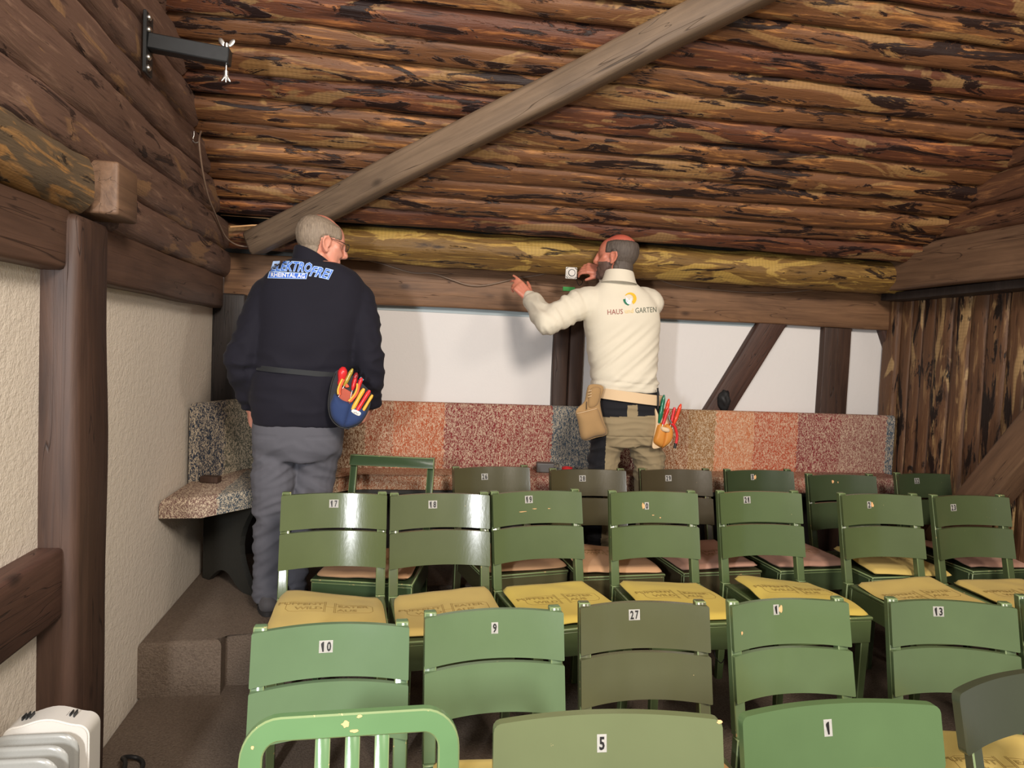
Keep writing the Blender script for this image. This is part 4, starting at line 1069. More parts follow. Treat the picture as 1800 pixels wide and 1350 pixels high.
# glasses
gl = tag(empty('glasses', tuple(H1)), 'thin dark rimmed glasses on the grey haired man', 'glasses')
def gchild(o): o.matrix_parent_inverse = Matrix.Translation(-H1); return o
for s in (-1, 1):
    gchild(tube('temple', [m1 @ Vector(p) for p in ((s*.083, -.018, .012), (s*.080, .0, .026), (s*.078, .06, .024), (s*.066, .104, .020))], .0016, M['black'], gl, 6))
    pts = [m1 @ Vector((s*(.036+.026*cos(a)), .108-.12*abs(.036+.026*cos(a))**2*3, .012+.017*sin(a))) for a in [2*pi*k/18 for k in range(19)]]
    gchild(tube('rim', pts, .0013, M['black'], gl, 6))
    gm = bpy.data.materials.get('lens_glass')
    if not gm:
        gm, nt, b = new_mat('lens_glass'); b.inputs['Transmission Weight'].default_value = 1; b.inputs['Roughness'].default_value = .02; b.inputs['IOR'].default_value = 1.1
    bm = bmesh.new(); bm.faces.new([bm.verts.new(p) for p in pts[:-1]]); gchild(finish(bm, 'lens', gm, gl))
gchild(tube('bridge', [m1 @ Vector(p) for p in ((-.010, .108, .016), (0, .112, .018), (.010, .108, .016))], .0013, M['black'], gl, 6))

# ---- belts and pouches
def pillow(outline, bulge, back, mat, name, parent, y, rings=5):
    """outline in photograph pixels at depth y, swelling towards the viewer by bulge, thickness back behind"""
    P = [at(px, py, y) for px, py in outline]; c = sum(P, Vector())/len(P); bm = bmesh.new(); R = []
    # round the outline
    Q = []
    n = len(P)
    for i in range(n):
        a, b, cc, d = P[(i-1) % n], P[i], P[(i+1) % n], P[(i+2) % n]
        for k in range(4):
            t = k/4; Q.append(.5*((2*b)+(cc-a)*t+(2*a-5*b+4*cc-d)*t*t+(3*b-a-3*cc+d)*t**3))
    for r in range(rings):
        s = 1-r/rings; h = bulge*math.sqrt(max(0, 1-s**2.6))
        R.append([bm.verts.new(c+(q-c)*s+Vector((0, -h, 0))) for q in Q])
    top = bm.verts.new(c+Vector((0, -bulge, 0))); B = [bm.verts.new(q+Vector((0, back, 0))) for q in Q]; m_ = len(Q)
    for r in range(rings-1):
        for k in range(m_): bm.faces.new((R[r][k], R[r][(k+1) % m_], R[r+1][(k+1) % m_], R[r+1][k]))
    for k in range(m_):
        bm.faces.new((R[-1][k], R[-1][(k+1) % m_], top)); bm.faces.new((B[k], B[(k+1) % m_], R[0][(k+1) % m_], R[0][k]))
    bm.faces.new(B); bmesh.ops.recalc_face_normals(bm, faces=bm.faces)
    o = finish(bm, name, mat, None, 60)
    if parent is not None: child(o, parent)
    return o
def ring_belt(name, mat, parent, cx, cy, rx, ry, z0, z1, tilt, hgt, t=.003, ex=2.5, a0=0, a1=2*pi):
    bm = bmesh.new(); n = 56; S = []
    for k in range(n+1):
        a = a0+(a1-a0)*k/n; c, s = cos(a), sin(a); ux = math.copysign(abs(c)**(2/ex), c); uy = math.copysign(abs(s)**(2/ex), s)
        x, y = cx+rx*ux, cy+ry*uy; z = z0+tilt*ux; nx, ny = c*t, s*t
        S.append([bm.verts.new((x+nx, y+ny, z-hgt/2)), bm.verts.new((x+nx, y+ny, z+hgt/2)), bm.verts.new((x, y, z+hgt/2)), bm.verts.new((x, y, z-hgt/2))])
    for k in range(n):
        for j in range(4): bm.faces.new((S[k][j], S[k+1][j], S[k+1][(j+1) % 4], S[k][(j+1) % 4]))
    o = finish(bm, name, mat, None, 40); child(o, parent); return o
webb = cloth_mat('black_webbing', BR(40, 42, 44), .6, .1, 400)
pouch_navy = cloth_mat('navy_pouch_fabric', BR(44, 62, 104), .8, .1, 400); pouch_blk = cloth_mat('black_pouch_fabric', BR(48, 50, 54), .8, .1, 400)
orng = plain('orange_trim', BR(232, 96, 60), .6); yell = plain('yellow_plastic', BR(238, 178, 60), .35); redp = plain('red_plastic', BR(214, 46, 50), .3); dred = plain('dark_red_plastic', BR(140, 36, 44), .25)
ylg = plain('amber_handle', BR(170, 150, 60), .2); cyan = plain('cyan_plastic', BR(110, 170, 190), .4); grn = plain('green_handle', BR(24, 110, 78), .2); orr = plain('orange_red_handle', BR(226, 74, 44), .2)
YP = 3.055
tp = tag(empty('tool_pouch', tuple(at(612, 700, YP))), 'navy tool pouch with orange trim on the black belt of the man in navy', 'tool pouch')
ring_belt('belt', webb, tp, -.386, 3.25, .203, .158, 1.452, 0, -.012, .022, .005)
pillow([(588, 655), (600, 650), (622, 662), (650, 688), (652, 700), (648, 722), (634, 744), (614, 753), (596, 749), (582, 736), (577, 714), (580, 690), (584, 668)], .006, .012, pouch_blk, 'back_panel', tp, YP)
pillow([(598, 680), (608, 684), (621, 694), (618, 712), (603, 706), (594, 698)], .004, .004, plain('rust_lining', BR(176, 84, 64), .8), 'inner_panel', tp, YP-.008)
pillow([(589, 692), (602, 702), (616, 709), (613, 730), (605, 751), (594, 746), (583, 733), (580, 713), (584, 700)], .026, .004, pouch_navy, 'pocket', tp, YP-.006)
pillow([(616, 707), (628, 712), (643, 722), (641, 732), (631, 744), (614, 751), (604, 749), (608, 730)], .024, .004, pouch_navy, 'pocket', tp, YP-.008)
def ptube(name, pxs, y, r, mat, parent):
    o = tube(name, smooth_path([at(a, b, y) for a, b in pxs], 5), r, mat, None, 8)
    if parent is not None: child(o, parent)
    return o
for pxs in ([(602, 666), (597, 676), (594, 686), (594.5, 693)], [(628, 674), (627, 684), (622, 695), (613, 705)]):
    ptube('trim', pxs, YP-.026, .0042, yell, tp); ptube('trim', [(a+3, b+1) for a, b in pxs], YP-.024, .0048, orng, tp)
ptube('piping', [(589, 656), (583, 672), (579, 692), (577, 714), (582, 736), (596, 750), (614, 754)], YP-.008, .003, M['rubber'], tp)
o = pillow([(609, 674), (614, 680), (607, 681)], .003, .002, orng, 'emblem', tp, YP-.014)
o = pillow([(618, 724), (621.5, 719.5), (634, 725), (630.5, 731)], .001, .002, M['sticker'], 'fabric_label', tp, YP-.0335)
ptube('label_mark', [(622, 723.5), (623.5, 726), (626, 724.5), (628, 728), (630, 726.5)], YP-.036, .0006, M['ink'], tp)
def tool(kind, top, bot, y, r, mat, label, grp, shape='round', y2=None, shaft=True):
    a = at(*top, y); b = at(*bot, y if y2 is None else y2); root = tag(empty(kind, tuple(b)), label, kind.replace('_', ' '), grp)
    d = (a-b); ln = d.length; prof = {'round': [.55, .8, 1, 1, .95, .9, 1, .8, .35], 'bulb': [.7, .8, .75, .9, 1.05, 1.15, 1.15, .9, .4], 'flat': [.9, 1, 1, .95, .9, .95, 1, 1, .6]}[shape]
    b = b-d*.38; d = d*1.38; pts = [b+d*(k/8) for k in range(9)]; o = tube('handle', pts, [r*p for p in prof], mat, None, 10); child(o, root)
    if shaft: o = tube('shaft', [b+d*.02, b-d.normalized()*.05], .0028, M['steel'], None, 8); child(o, root)
    return root
g1 = 'tools in the navy pouch'
tool('screwdriver', (604, 645), (600, 668), YP-.006, .0175, redp, 'fat red screwdriver handle at the left of the navy pouch', g1, 'bulb')
tool('screwdriver', (620, 648), (609, 670), YP-.008, .0095, ylg, 'amber screwdriver handle in the navy pouch', g1)
tool('screwdriver', (627, 655), (622, 674), YP-.004, .0110, dred, 'dark red screwdriver handle in the navy pouch', g1)
tool('screwdriver', (625, 664), (621, 680), YP-.012, .0085, redp, 'short red handle behind the right trim of the navy pouch', g1)
r_ = tool('screwdriver', (636, 664), (630, 680), YP-.006, .0095, redp, 'red handle with pale blue tip in the navy pouch', g1)
child(ptube('handle_tip', [(633, 664), (638, 669)], YP-.002, .006, cyan, None), r_)
tool('pliers', (640, 683), (625, 710), YP-.022, .0095, yell, 'yellow grip of insulated pliers in the navy pouch', g1, 'flat')
tool('pliers', (650, 686), (632, 715), YP-.020, .0095, redp, 'bright red insulated grip in the navy pouch', g1, 'flat')
tool('pliers', (655, 694), (643, 714), YP-.012, .0068, yell, 'thin yellow grip at the right of the navy pouch', g1, 'flat')

# ---- the man in the cream sweatshirt
Y2 = 3.645; A2 = lambda px, py, y=Y2: at(px, py, y)
H2 = A2(1083, 452, 3.637)+Vector((0, 0, -.008)); yaw2 = radians(-60)
m2 = Matrix.Translation(H2) @ Matrix.Rotation(-yaw2, 4, 'Z') @ Matrix.Rotation(radians(3), 4, 'X') @ Matrix.Diagonal((.96, .96, .96, 1))
cream = cloth_mat('cream_sweatshirt', BR(222, 214, 194), .95, .04, 500, .2, .12)
skin2 = skin_mat('skin_ruddy', BR(206, 138, 112), BR(196, 84, 68), H2.z+.10)
man2 = tag(empty('person', (1.25, 3.672, Z2)), 'balding man in cream sweatshirt and khaki trousers working at the beam', 'person')
sl, el, wl2 = Vector((.965, 3.645, 1.845)), A2(962, 566, 3.58), A2(931, 523, 3.80)
sr, er, wr2 = Vector((1.335, 3.656, 1.86)), Vector((1.34, 3.84, 1.78)), A2(1060, 477, 3.75)
T2 = [(1.385, 1.222, 3.645, .178, .125), (1.44, 1.218, 3.645, .186, .134), (1.52, 1.205, 3.645, .180, .130), (1.65, 1.195, 3.645, .192, .132), (1.77, 1.185, 3.645, .204, .136), (1.85, 1.175, 3.645, .196, .122), (1.90, 1.168, 3.645, .165, .104), (1.945, 1.155, 3.640, .115, .086), (1.98, 1.148, 3.637, .076, .072)]
hkL, kL, aL = Vector((1.150, 3.655, 1.14)), Vector((1.135, 3.685, .90)), Vector((1.12, 3.672, .47))
hkR, kR, aR = Vector((1.335, 3.655, 1.14)), Vector((1.395, 3.685, .90)), Vector((1.40, 3.672, .47))
bm = bmesh.new(); head(bm, m2, (1.150, 3.635, 1.95), .98)
loft(bm, interp_secs([(z, cx, cy, rx*.87, ry*.87) for z, cx, cy, rx, ry in T2], 3)); ell(bm, (1.24, 3.645, 1.26), (.15, .11, .15))
limb(bm, [sl, el, wl2], [.060, .044, .029]); limb(bm, [sr, er, wr2], [.060, .044, .029])
limb(bm, [hkL, kL, aL, (1.12, 3.672, .43)], [.066, .050, .036, .034]); limb(bm, [hkR, kR, aR, (1.40, 3.672, .43)], [.066, .050, .036, .034])
for a in (Vector((1.12, 3.656, .415)), Vector((1.40, 3.656, .415))): cap(bm, a, a+Vector((0, .10, -.006)), .034, .026)
hand(bm, wl2, (A2(893, 484, 3.84)-wl2), (.1, .85, -.5), (.5, .1, .8), (.15, .45, .8, .95), 1.0)
hand(bm, wr2, (A2(1016, 469, 3.78)-wr2), (-.1, .85, -.5), (-.3, .25, -.9), (.55, .62, .66, .7), .98, thumb_dir=(-.85, .15, -.35))
body2 = body_obj('body', melt(bm, .0050, 3, .5), [skin2], man2)
mi2 = m2.inverted()
def hair2(p):
    if p.z < -.085 or p.y > .06 or p.y < -.14 or abs(p.x) > .1: return -1
    top = ss(.098, .078, p.z+.20*max(0, p.y))
    fr_ = ss(.050, .036, p.y); ear = 1-ss(.074, .079, abs(p.x))*ss(-.035, -.028, p.y)*ss(.034, .026, p.z)
    low = ss(-.080, -.060, p.z) if p.y < -.03 else ss(-.002, .014, p.z)
    if p.y > -.035 and p.z < .026: low = ss(-.002, -.018, p.y)*.9
    t = .0085*top*fr_*ear*low; return t if t > .0004 else -1
hair_shell(body2, mi2, hair2, hair_mat('dark_grey_hair', BR(46, 38, 34), BR(112, 100, 90)), man2, amp=.0015)
def beard2(p):
    if p.y < .0 or p.z > -.02 or p.z < -.118 or abs(p.x) > .075 or p.y > .115: return -1
    t = .0022*ss(-.022, -.036, p.z-.15*max(0, p.y-.02)*0)*ss(.0, .015, p.y); 
    if p.y > .088 and p.z > -.048: t = 0
    return t if t > .0003 else -1
hair_shell(body2, mi2, beard2, hair_mat('stubble_hair', BR(66, 50, 44), BR(118, 92, 80)), man2, 'beard', amp=.0008)
for s in (-1, 1):
    bm = bmesh.new(); bmesh.ops.create_uvsphere(bm, u_segments=14, v_segments=10, radius=.0105, matrix=m2 @ Matrix.Translation((s*.031, .074, .012)))
    finish(bm, 'eye', bpy.data.materials['eye_white'], man2, 180)
bm = bmesh.new(); loft(bm, interp_secs(T2, 4), 40, 2.5)
limb(bm, [sl+Vector((.04, 0, .0)), sl, el], [.092, .084, .068]); limb(bm, [sr+Vector((-.04, 0, 0)), sr, er], [.090, .082, .068])
dl = (wl2-el).normalized(); dr = (wr2-er).normalized()
bm_tube(bm, [el, el.lerp(wl2, .55), wl2-dl*.03, wl2-dl*.025, wl2+dl*.015], [.068, .058, .050, .041, .038], 18); bm_tube(bm, [er, er.lerp(wr2, .55), wr2-dr*.035, wr2-dr*.03, wr2-dr*.0], [.066, .058, .052, .042, .038], 18)
j2 = melt(bm, .0080, 6, .5)
def fold2(p, n):
    d = 0
    aL_ = ss(.99, .93, p.x); d += .011*aL_*(wr3(13, Vector((p.x+.6*p.z, p.y, p.z)), 20, 7, 6)-.52)
    # drapery sweeping from the right hip up to the left shoulder blade
    q = p.z-.9*(p.x-1.2); w = ss(1.80, 1.62, p.z)*ss(1.385, 1.44, p.z)*(1-aL_); d += .009*w*(wr3(31, Vector((q*.5, p.y, q)), 4, 3, 15)-.5)
    d += .006*ss(1.52, 1.44, p.z)*(1-aL_)*(wr3(41, p, 6, 5, 24)-.5)
    d += .004*(wr3(51, p, 5, 5, 7)-.5); d -= .006*math.exp(-((p.z-1.432+.05*(p.x-1.22))/.006)**2)*(1-aL_)     # hem band
    return d
displace(j2, fold2); sw2 = body_obj('sweatshirt', j2, [cream], man2); b2 = bvh_of(j2)
bm = bmesh.new(); rings = []
for zz, rr in ((1.950, .092), (1.975, .082), (2.008, .073), (2.014, .070), (2.008, .067), (1.975, .072)):
    rings.append([bm.verts.new((1.146+rr*1.04*cos(2*pi*k/40), 3.598+rr*.95*sin(2*pi*k/40), zz-.006*sin(2*pi*k/40)-.004*cos(2*pi*k/40))) for k in range(40)])
for i in range(len(rings)-1):
    for k in range(40): bm.faces.new((rings[i][k], rings[i][(k+1) % 40], rings[i+1][(k+1) % 40], rings[i+1][k]))
finish(bm, 'collar', cream, man2, 60)
p_rd = plain('red_brown_print', BR(158, 92, 84), .8); p_yl = plain('pale_yellow_print', BR(232, 206, 150), .8); p_gy = plain('green_grey_print', BR(104, 110, 96), .8); p_ye = plain('yellow_print', BR(240, 186, 48), .7); p_gr = plain('green_print', BR(30, 116, 84), .7)
word('HAUS', 1081.5, 548, 27, 9, radians(3), [(p_rd, .0)], b2, sw2, off=.003); word('und', 1106, 546.3, 15, 8, radians(3), [(p_yl, .02)], b2, sw2, off=.003); word('GARTEN', 1135.5, 544.8, 37, 9.3, radians(3), [(p_gy, .0)], b2, sw2, off=.003)
def poly_decal(pts, mat, name, off):
    bm = bmesh.new(); V = []
    for px, py in pts:
        d = ray(px, py).normalized(); h = b2.ray_cast(CAMP, d); V.append(bm.verts.new(h[0]-d*off))
    f = bm.faces.new(V); bmesh.ops.triangulate(bm, faces=[f]); return finish(bm, name, mat, sw2)
def crescent(cx, cy, R, a0, a1, k, ox, oy):
    A = [(cx+R*cos(radians(a0+(a1-a0)*i/16)), cy-R*sin(radians(a0+(a1-a0)*i/16))) for i in range(17)]
    B = [(cx+ox+k*R*cos(radians(a1+(a0-a1)*i/16)), cy-oy-k*R*sin(radians(a1+(a0-a1)*i/16))) for i in range(17)]; return A+B[1:-1]
poly_decal(crescent(1108, 525, 11, 148, -62, .66, -2, .6), p_ye, 'emblem', .0035)
poly_decal(crescent(1107, 525.5, 11.5, 182, 262, .62, .8, 1.2), p_gr, 'emblem', .0037)
poly_decal([(1099.5, 523.5), (1101.5, 522.2), (1102.3, 524), (1104, 524), (1104.5, 527), (1107.5, 527), (1107.5, 524.5), (1110.5, 524.2), (1110.5, 531), (1108, 535.5), (1103, 534), (1100, 530)], whit, 'emblem', .0041)
# trousers with khaki and black panels
khaki = cloth_mat('khaki_cloth', BR(150, 134, 104), .9, .10, 600, .2); blk = cloth_mat('black_panel_cloth', BR(30, 30, 34), .85, .1, 600, .2)
bm = bmesh.new(); loft(bm, interp_secs([(1.10, 1.245, 3.645, .150, .105), (1.17, 1.245, 3.645, .180, .126), (1.26, 1.242, 3.645, .184, .130), (1.34, 1.235, 3.645, .176, .124), (1.415, 1.23, 3.645, .168, .116)], 3), 36, 2.5)
leg_tube(bm, [hkL+Vector((0, 0, -.01)), kL+Vector((0, 0, .12)), kL, aL+Vector((0, 0, .1)), aL+Vector((0, 0, -.045))], [.092, .086, .078, .066, .066])
leg_tube(bm, [hkR+Vector((0, 0, -.01)), kR+Vector((0, 0, .12)), kR, aR+Vector((0, 0, .1)), aR+Vector((0, 0, -.045))], [.092, .088, .080, .066, .066])
t2 = melt(bm, .0042, 9, .5)
def foldK(p, n):
    return .008*(wr3(9, Vector((p.x, p.y, p.z+.5*abs(p.x-1.25))), 7, 6, 20)-.5)*ss(1.22, 1.12, p.z)+.005*(wr3(19, p, 6, 6, 26)-.5)-.004*math.exp(-((p.z-1.155)/.004)**2)*(n.y < 0)
displace(t2, foldK); tr2 = body_obj('trousers', t2, [khaki, blk], man2)
for p in t2.polygons:
    px, py = proj(p.center); back = p.normal.y < .2
    if py < 732-.03*(px-1110) and not (back and abs(px-1112) < 9 and py > 712): p.material_index = 1
    if (px < 1066-.05*(py-760) and py > 757) or (px > 1171 and py > 770): p.material_index = 1
shoe2 = plain('dark_work_shoe', BR(46, 42, 40), .6); shoe((1.12, 3.645, Z2), radians(5), man2, shoe2); shoe((1.40, 3.645, Z2), radians(-8), man2, shoe2)
# leather tool belt
leather = cloth_mat('pale_leather', BR(222, 194, 156), .7, .06, 300, 0, .2); suede = cloth_mat('tan_suede', BR(166, 134, 92), .95, .14, 200, .4, .3); tanl = cloth_mat('orange_leather', BR(206, 138, 62), .45, .14, 120, 0, .15)
tb = tag(empty('tool_belt', tuple(at(1110, 695, 3.52))), 'pale leather tool belt with suede pouch and orange leather holster', 'tool belt')
ring_belt('belt', leather, tb, 1.236, 3.645, .187, .139, 1.362, 0, -.018, .054, .004)
YS = 3.495
pillow([(1038, 676), (1061, 680), (1055, 706), (1060, 735), (1067, 762), (1048, 769), (1024, 773), (1017, 742), (1013, 722), (1028, 706), (1032, 688)], .010, .012, suede, 'suede_pouch', tb, YS)
pillow([(1014, 726), (1030, 722), (1049, 717), (1058, 738), (1066, 762), (1046, 768), (1024, 773), (1017, 745)], .028, .004, suede, 'pouch_pocket', tb, YS-.008)
pillow([(1038, 684), (1056, 683), (1050, 712), (1034, 716)], .012, .004, suede, 'pouch_flap', tb, YS-.008)
ptube('stitching', [(1014, 727), (1031, 723), (1049, 718)], YS-.020, .0016, leather, tb)
for k in range(3): ptube('lace', [(1034, 688+k*5), (1040, 686+k*5)], YS-.022, .0018, leather, tb)
ptube('tool_slot', [(1031, 706), (1031, 720)], YS-.024, .0018, M['rubber'], tb)
pillow([(1152, 718), (1160, 733), (1172, 736), (1181, 744), (1182, 770), (1176, 782), (1160, 787), (1147, 787), (1150, 765), (1153, 745)], .006, .010, leather, 'holster_back', tb, YS+.03)
pillow([(1158, 744), (1168, 746), (1170, 760), (1165, 785), (1157, 784), (1149, 777), (1152, 762)], .022, .004, tanl, 'holster_pocket', tb, YS+.024)
pillow([(1170, 746), (1180, 748), (1183, 764), (1178, 778), (1166, 787), (1164, 784), (1167, 764)], .022, .004, tanl, 'holster_pocket', tb, YS+.024)
pillow([(1162, 750), (1176, 753), (1176, 760), (1164, 758)], .012, .002, leather, 'strap', tb, YS+.004)
ptube('clip', [(1156, 682), (1157, 700), (1156.5, 718)], YS+.02, .005, M['rubber'], tb)
g2 = 'tools in the orange leather holster'
YT = YS+.022
tool('screwdriver', (1167.5, 694), (1161, 730), YT, .0115, grn, 'green screwdriver handle in the leather holster', g2)
tool('screwdriver', (1176, 701), (1169, 732), YT, .0105, orr, 'orange red screwdriver handle beside the green one', g2)
tool('screwdriver', (1197, 710), (1188, 736), YT, .0105, orr, 'glossy orange red handle leaning outward from the leather holster', g2)
tool('pliers', (1175, 717), (1168, 738), YT-.012, .0085, redp, 'red pliers grip in the middle of the leather holster', g2, 'flat')
tool('pliers', (1186, 716), (1181, 738), YT-.008, .0085, redp, 'red pliers grip beside the outward leaning handle', g2, 'flat')
pl = tag(empty('pliers', tuple(at(1180, 744, YT-.02))), 'red handled pliers hanging off the side of the holster', 'pliers', g2)
child(ptube('handle', [(1180, 744), (1186, 750), (1190, 764), (1189, 776), (1186.5, 786)], YT-.02, .0075, redp, None), pl)
child(ptube('handle_end', [(1187.5, 779), (1186, 788)], YT-.0205, .0082, M['black'], None), pl); child(ptube('jaw', [(1181, 745), (1177, 738), (1176, 730)], YT-.02, .0065, M['steel'], None), pl)

for mn in (man1, man2):
    for ch in mn.children: ch.matrix_parent_inverse = Matrix.Translation(-Vector(mn.location))

# ------------------------------------------------------------------ things on the beam
so = tag(empty('electrical_socket', tuple(at(1002, 480, 3.80))), 'white electrical socket insert held by the man in cream', 'socket')
bm = bmesh.new(); s0 = at(1004, 480, 3.80)
bm_box(bm, s0-Vector((.032, .006, .032)), s0+Vector((.032, .004, .032)), .004, None, 2); child(finish(bm, 'mounting_plate', M['white_plastic'], None, 40), so)
for r, z, mt in ((.027, .010, M['white_plastic']), (.020, .0125, M['black']), (.016, .0145, M['white_plastic'])):
    bm = bmesh.new(); bmesh.ops.create_cone(bm, cap_ends=True, segments=28, radius1=r, radius2=r, depth=.006, matrix=Matrix.Translation(s0+Vector((0, -z, 0))) @ Matrix.Rotation(pi/2, 4, 'X'))
    child(finish(bm, 'socket_ring', mt, None, 40), so)
for sx in (-1, 1):
    for sz in (-1, 1): child(tube('fixing_slot', [s0+Vector((sx*.020, -.0075, sz*.029)), s0+Vector((sx*.029, -.0075, sz*.020))], .0016, M['black'], None, 6), so)
tag(tube('junction_box_wire', smooth_path([at(1012, 488, 3.82), at(1018, 502, 3.86), at(1024, 494, 3.95), at(1010, 486, 4.08)], 4), .0018, M['rubber']), 'short black wire hanging under the socket insert', 'wire')
bm = bmesh.new(); g0 = at(1000, 508, 4.093); bm_box(bm, g0-Vector((.036, .002, .012)), g0+Vector((.036, .006, .012)), .001); tag(finish(bm, 'masking_tape', plain('green_tape', BR(86, 190, 96), .5), None), 'bright green strip of tape on the beam left of the cream sweatshirt', 'tape')
cb = smooth_path([at(a, b, 4.092) for a, b in ((604, 449), (640, 456), (672, 464), (700, 473), (728, 480), (760, 481), (792, 491), (822, 501), (850, 502), (885, 495), (910, 489), (945, 484), (975, 477), (992, 477))], 5)
for i, p in enumerate(cb): p.y += -.004
tag(tube('cable', cb, .0045, M['cable']), 'brown cable sagging along the beam between the two men', 'cable')
cb = smooth_path([at(a, b, 4.09) for a, b in ((1120, 474), (1160, 492), (1200, 504), (1260, 510), (1320, 514), (1380, 514), (1440, 508), (1500, 501), (1566, 496))], 5)
tag(tube('cable', cb, .0032, M['cable']), 'thin brown cable on the beam right of the man in cream', 'cable')
lx = lambda px, py, x=-.80: onx(px, py, x)
cb = smooth_path([Vector((-.845, 3.27, 2.46)), at(350, 250, 3.20), at(356, 300, 3.26), at(366, 345, 3.38), at(378, 375, 3.52), at(388, 400, 3.66), at(400, 420, 3.76), at(418, 431, 3.84), at(440, 434, 3.86)], 5)
tag(tube('cable', cb, .004, M['cable']), 'cable hanging down from a hook along the left gable logs', 'cable')
hk = tag(empty('hook', tuple(at(343, 243, 3.26))), 'small bright metal hook on the left gable logs', 'hook')
child(ptube('hook_wire', [(341, 231), (341, 238), (339, 246), (343, 251), (349, 249), (350, 243)], 3.24, .0028, M['steel'], None), hk)
# black steel arm on the left gable
ar = tag(empty('wall_bracket', tuple(onx(264, 75, -.86))), 'black steel bracket arm sticking out from the left gable logs', 'bracket')
c0 = onx(263, 75, -.845); e0 = at(405, 96, c0.y); Ld = e0.x-c0.x
child(box('mounting_plate', (c0.x-.012, c0.y-.035, c0.z-.108), (c0.x, c0.y+.035, c0.z+.095), M['black'], None, .003), ar)
bm = bmesh.new(); bm_beam(bm, c0, Vector((e0.x, c0.y, c0.z-.022)), .052, .052, .004); child(finish(bm, 'arm', M['black'], None, 40), ar)
for dz in (.075, .035, -.055, -.09):
    bm = bmesh.new(); ell(bm, (c0.x+.003, c0.y-.018, c0.z+dz), (.010, .011, .011)); child(finish(bm, 'bolt', M['steel'], None, 180), ar)
w0 = Vector((c0.x+Ld*.95, c0.y, c0.z-.022))
child(tube('threaded_rod', [w0+Vector((0, 0, .048)), w0-Vector((0, 0, .085))], .004, M['steel'], None), ar)
for sz, s in ((.036, 1), (-.055, -1)):
    bm = bmesh.new(); bm_tube(bm, [w0+Vector((0, 0, sz-.008)), w0+Vector((0, 0, sz+.008))], .009, 10)
    for sx in (-1, 1): ell(bm, (0, 0, 0), (.009 if s > 0 else .005, .003, .016), Matrix.Translation(w0+Vector((sx*(.016 if s > 0 else .006), 0, sz+.014*s))) @ Matrix.Rotation(sx*s*.6, 4, 'Y'))
    child(finish(bm, 'wing_nut', M['steel'], None, 60), ar)

# ------------------------------------------------------------------ things on the bench
o = box('wooden_block', (0, 0, 0), (.085, .05, .03), M['post'], None, .004); o.location = onz(350, 849, SEATZ); o.location.z = SEATZ+.001; o.rotation_euler = (0, 0, radians(-12)); tag(o, 'small dark brown block lying on the left bench seat', 'block')
o = box('plastic_box', (0, 0, 0), (.10, .07, .052), plain('grey_plastic', BR(84, 82, 80), .5), None, .006, 2); p = at(943, 828, 3.86); o.location = (p.x, p.y, SEATZ+.001); o.rotation_euler = (0, 0, radians(-8)); tag(o, 'dark grey plastic box on the bench behind chairs 26 and 28', 'box')
bm = bmesh.new(); p = at(997, 822, 3.86)
ro = tag(empty('tape_roll', (p.x, p.y, SEATZ)), 'red roll of tape on the bench behind chair 28', 'tape')
ri = [(.030, 0), (.030, .022), (.018, .022), (.018, 0)]; ring = [[bm.verts.new((p.x+r*cos(2*pi*k/28), p.y+r*sin(2*pi*k/28), SEATZ+.012+z)) for r, z in ri] for k in range(28)]
for k in range(28):
    for j in range(4): bm.faces.new((ring[k][j], ring[(k+1) % 28][j], ring[(k+1) % 28][(j+1) % 4], ring[k][(j+1) % 4]))
child(finish(bm, 'tape', redp, None, 40), ro)
bm = bmesh.new(); bm_tube(bm, [(p.x, p.y, SEATZ+.001), (p.x, p.y, SEATZ+.012)], .026, 20); child(finish(bm, 'core', M['white_plastic'], None, 40), ro)

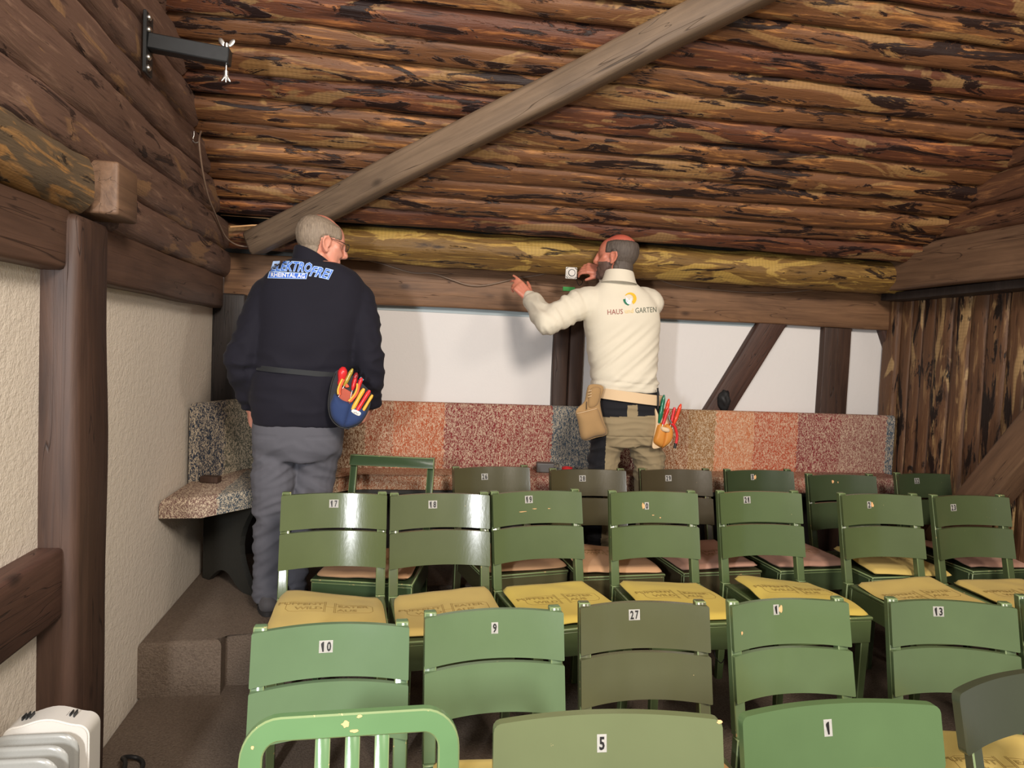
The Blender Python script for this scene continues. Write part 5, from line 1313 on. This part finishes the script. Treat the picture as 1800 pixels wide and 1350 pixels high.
# ------------------------------------------------------------------ oil radiator in the left corner
rad = tag(empty('oil_radiator', (-.80, 1.7, 0)), 'white finned oil radiator at the foot of the left wall', 'radiator')
def fin(y, x0, x1, zt, t=.020):
    bm = bmesh.new(); rc = .045; sh = []
    prof = [(0, .12), (.0, .20)]
    def outline(ins):
        a0, a1, z0, z1 = x0+ins, x1-ins, .10+ins, zt-ins; r = rc-ins*.5; P = []
        for cx, cz, s in ((a1-r, z1-r, 0), (a0+r, z1-r, 1), (a0+r, z0+r, 2), (a1-r, z0+r, 3)):
            P += [(cx+r*cos(pi/2*(s+k/6)), cz+r*sin(pi/2*(s+k/6))) for k in range(7)]
        return P
    rings = []
    for ins, dy in ((0.030, -t*.62), (.022, -t*.40), (.010, -t*.36), (.003, -t*.28), (0, 0), (.003, t*.28), (.010, t*.36), (.022, t*.40), (.030, t*.62)):
        rings.append([bm.verts.new((x, y+dy, z)) for x, z in outline(ins)])
    for i in range(len(rings)-1):
        m_ = len(rings[0])
        for k in range(m_): bm.faces.new((rings[i][k], rings[i][(k+1) % m_], rings[i+1][(k+1) % m_], rings[i+1][k]))
    bm.faces.new(rings[0][::-1]); bm.faces.new(rings[-1]); bmesh.ops.recalc_face_normals(bm, faces=bm.faces)
    o = finish(bm, 'fin', M['white_enamel'], None, 60); child(o, rad)
yc_ = 1.99; xr = onz(171, 1262, .62)
q = onz(159, 1262, .635); yc_ = q.y; xr_ = q.x+.0
for k in range(8): fin(yc_-.045-.052*k, xr_-.205, xr_-.006, .625)
bm = bmesh.new(); out = []
x0, x1, zt = xr_-.190, xr_+.004, .628
for k in range(9): out.append((x1-.03+.03*cos(pi/2*k/8), zt-.03+.03*sin(pi/2*k/8)))
for k in range(1, 10): u = k/10; out.append((x1-.03-u*(x1-x0-.06), zt+.016*sin(pi*u)**1.5))
for k in range(9): out.append((x0+.03-.03*sin(pi/2*k/8), zt-.03+.03*cos(pi/2*k/8)))
out += [(x0, .10), (x1, .10)]
m = Matrix(((1, 0, 0, 0), (0, 0, 1, 0), (0, 1, 0, 0), (0, 0, 0, 1)))
bm_extrude_poly(bm, out, yc_-.018, yc_+.055, m); bmesh.ops.recalc_face_normals(bm, faces=bm.faces)
bmesh.ops.bevel(bm, geom=[e for e in bm.edges if e.calc_face_angle(0) > 1.2], offset=.004, segments=2, affect='EDGES')
child(finish(bm, 'control_housing', M['white_plastic'], None, 40), rad)
for sx in (x0+.030, x1-.066):
    for k in range(3): xx = sx+k*.009; child(box('vent_slot', (xx, yc_+.012, zt-.004), (xx+.0028, yc_+.034, zt+.0072+.006*(1 if k else .4)), M['black']), rad)
for yy in (yc_-.08, yc_-.36): child(box('foot', (x0-.02, yy-.02, .0), (x1+.02, yy+.02, .10), M['black'], None, .01), rad)
cbp = smooth_path([(xr_+.02, yc_+.02, .30), (-.78, 2.3, .24), (-.83, 2.43, .20), (-.80, 2.47, .175), (-.765, 2.42, .175), (-.77, 2.3, .175), (-.80, 2.2, .175)], 5)
tag(tube('power_cord', cbp, .007, M['rubber']), 'black power cord behind the post on the carpet step', 'cord')
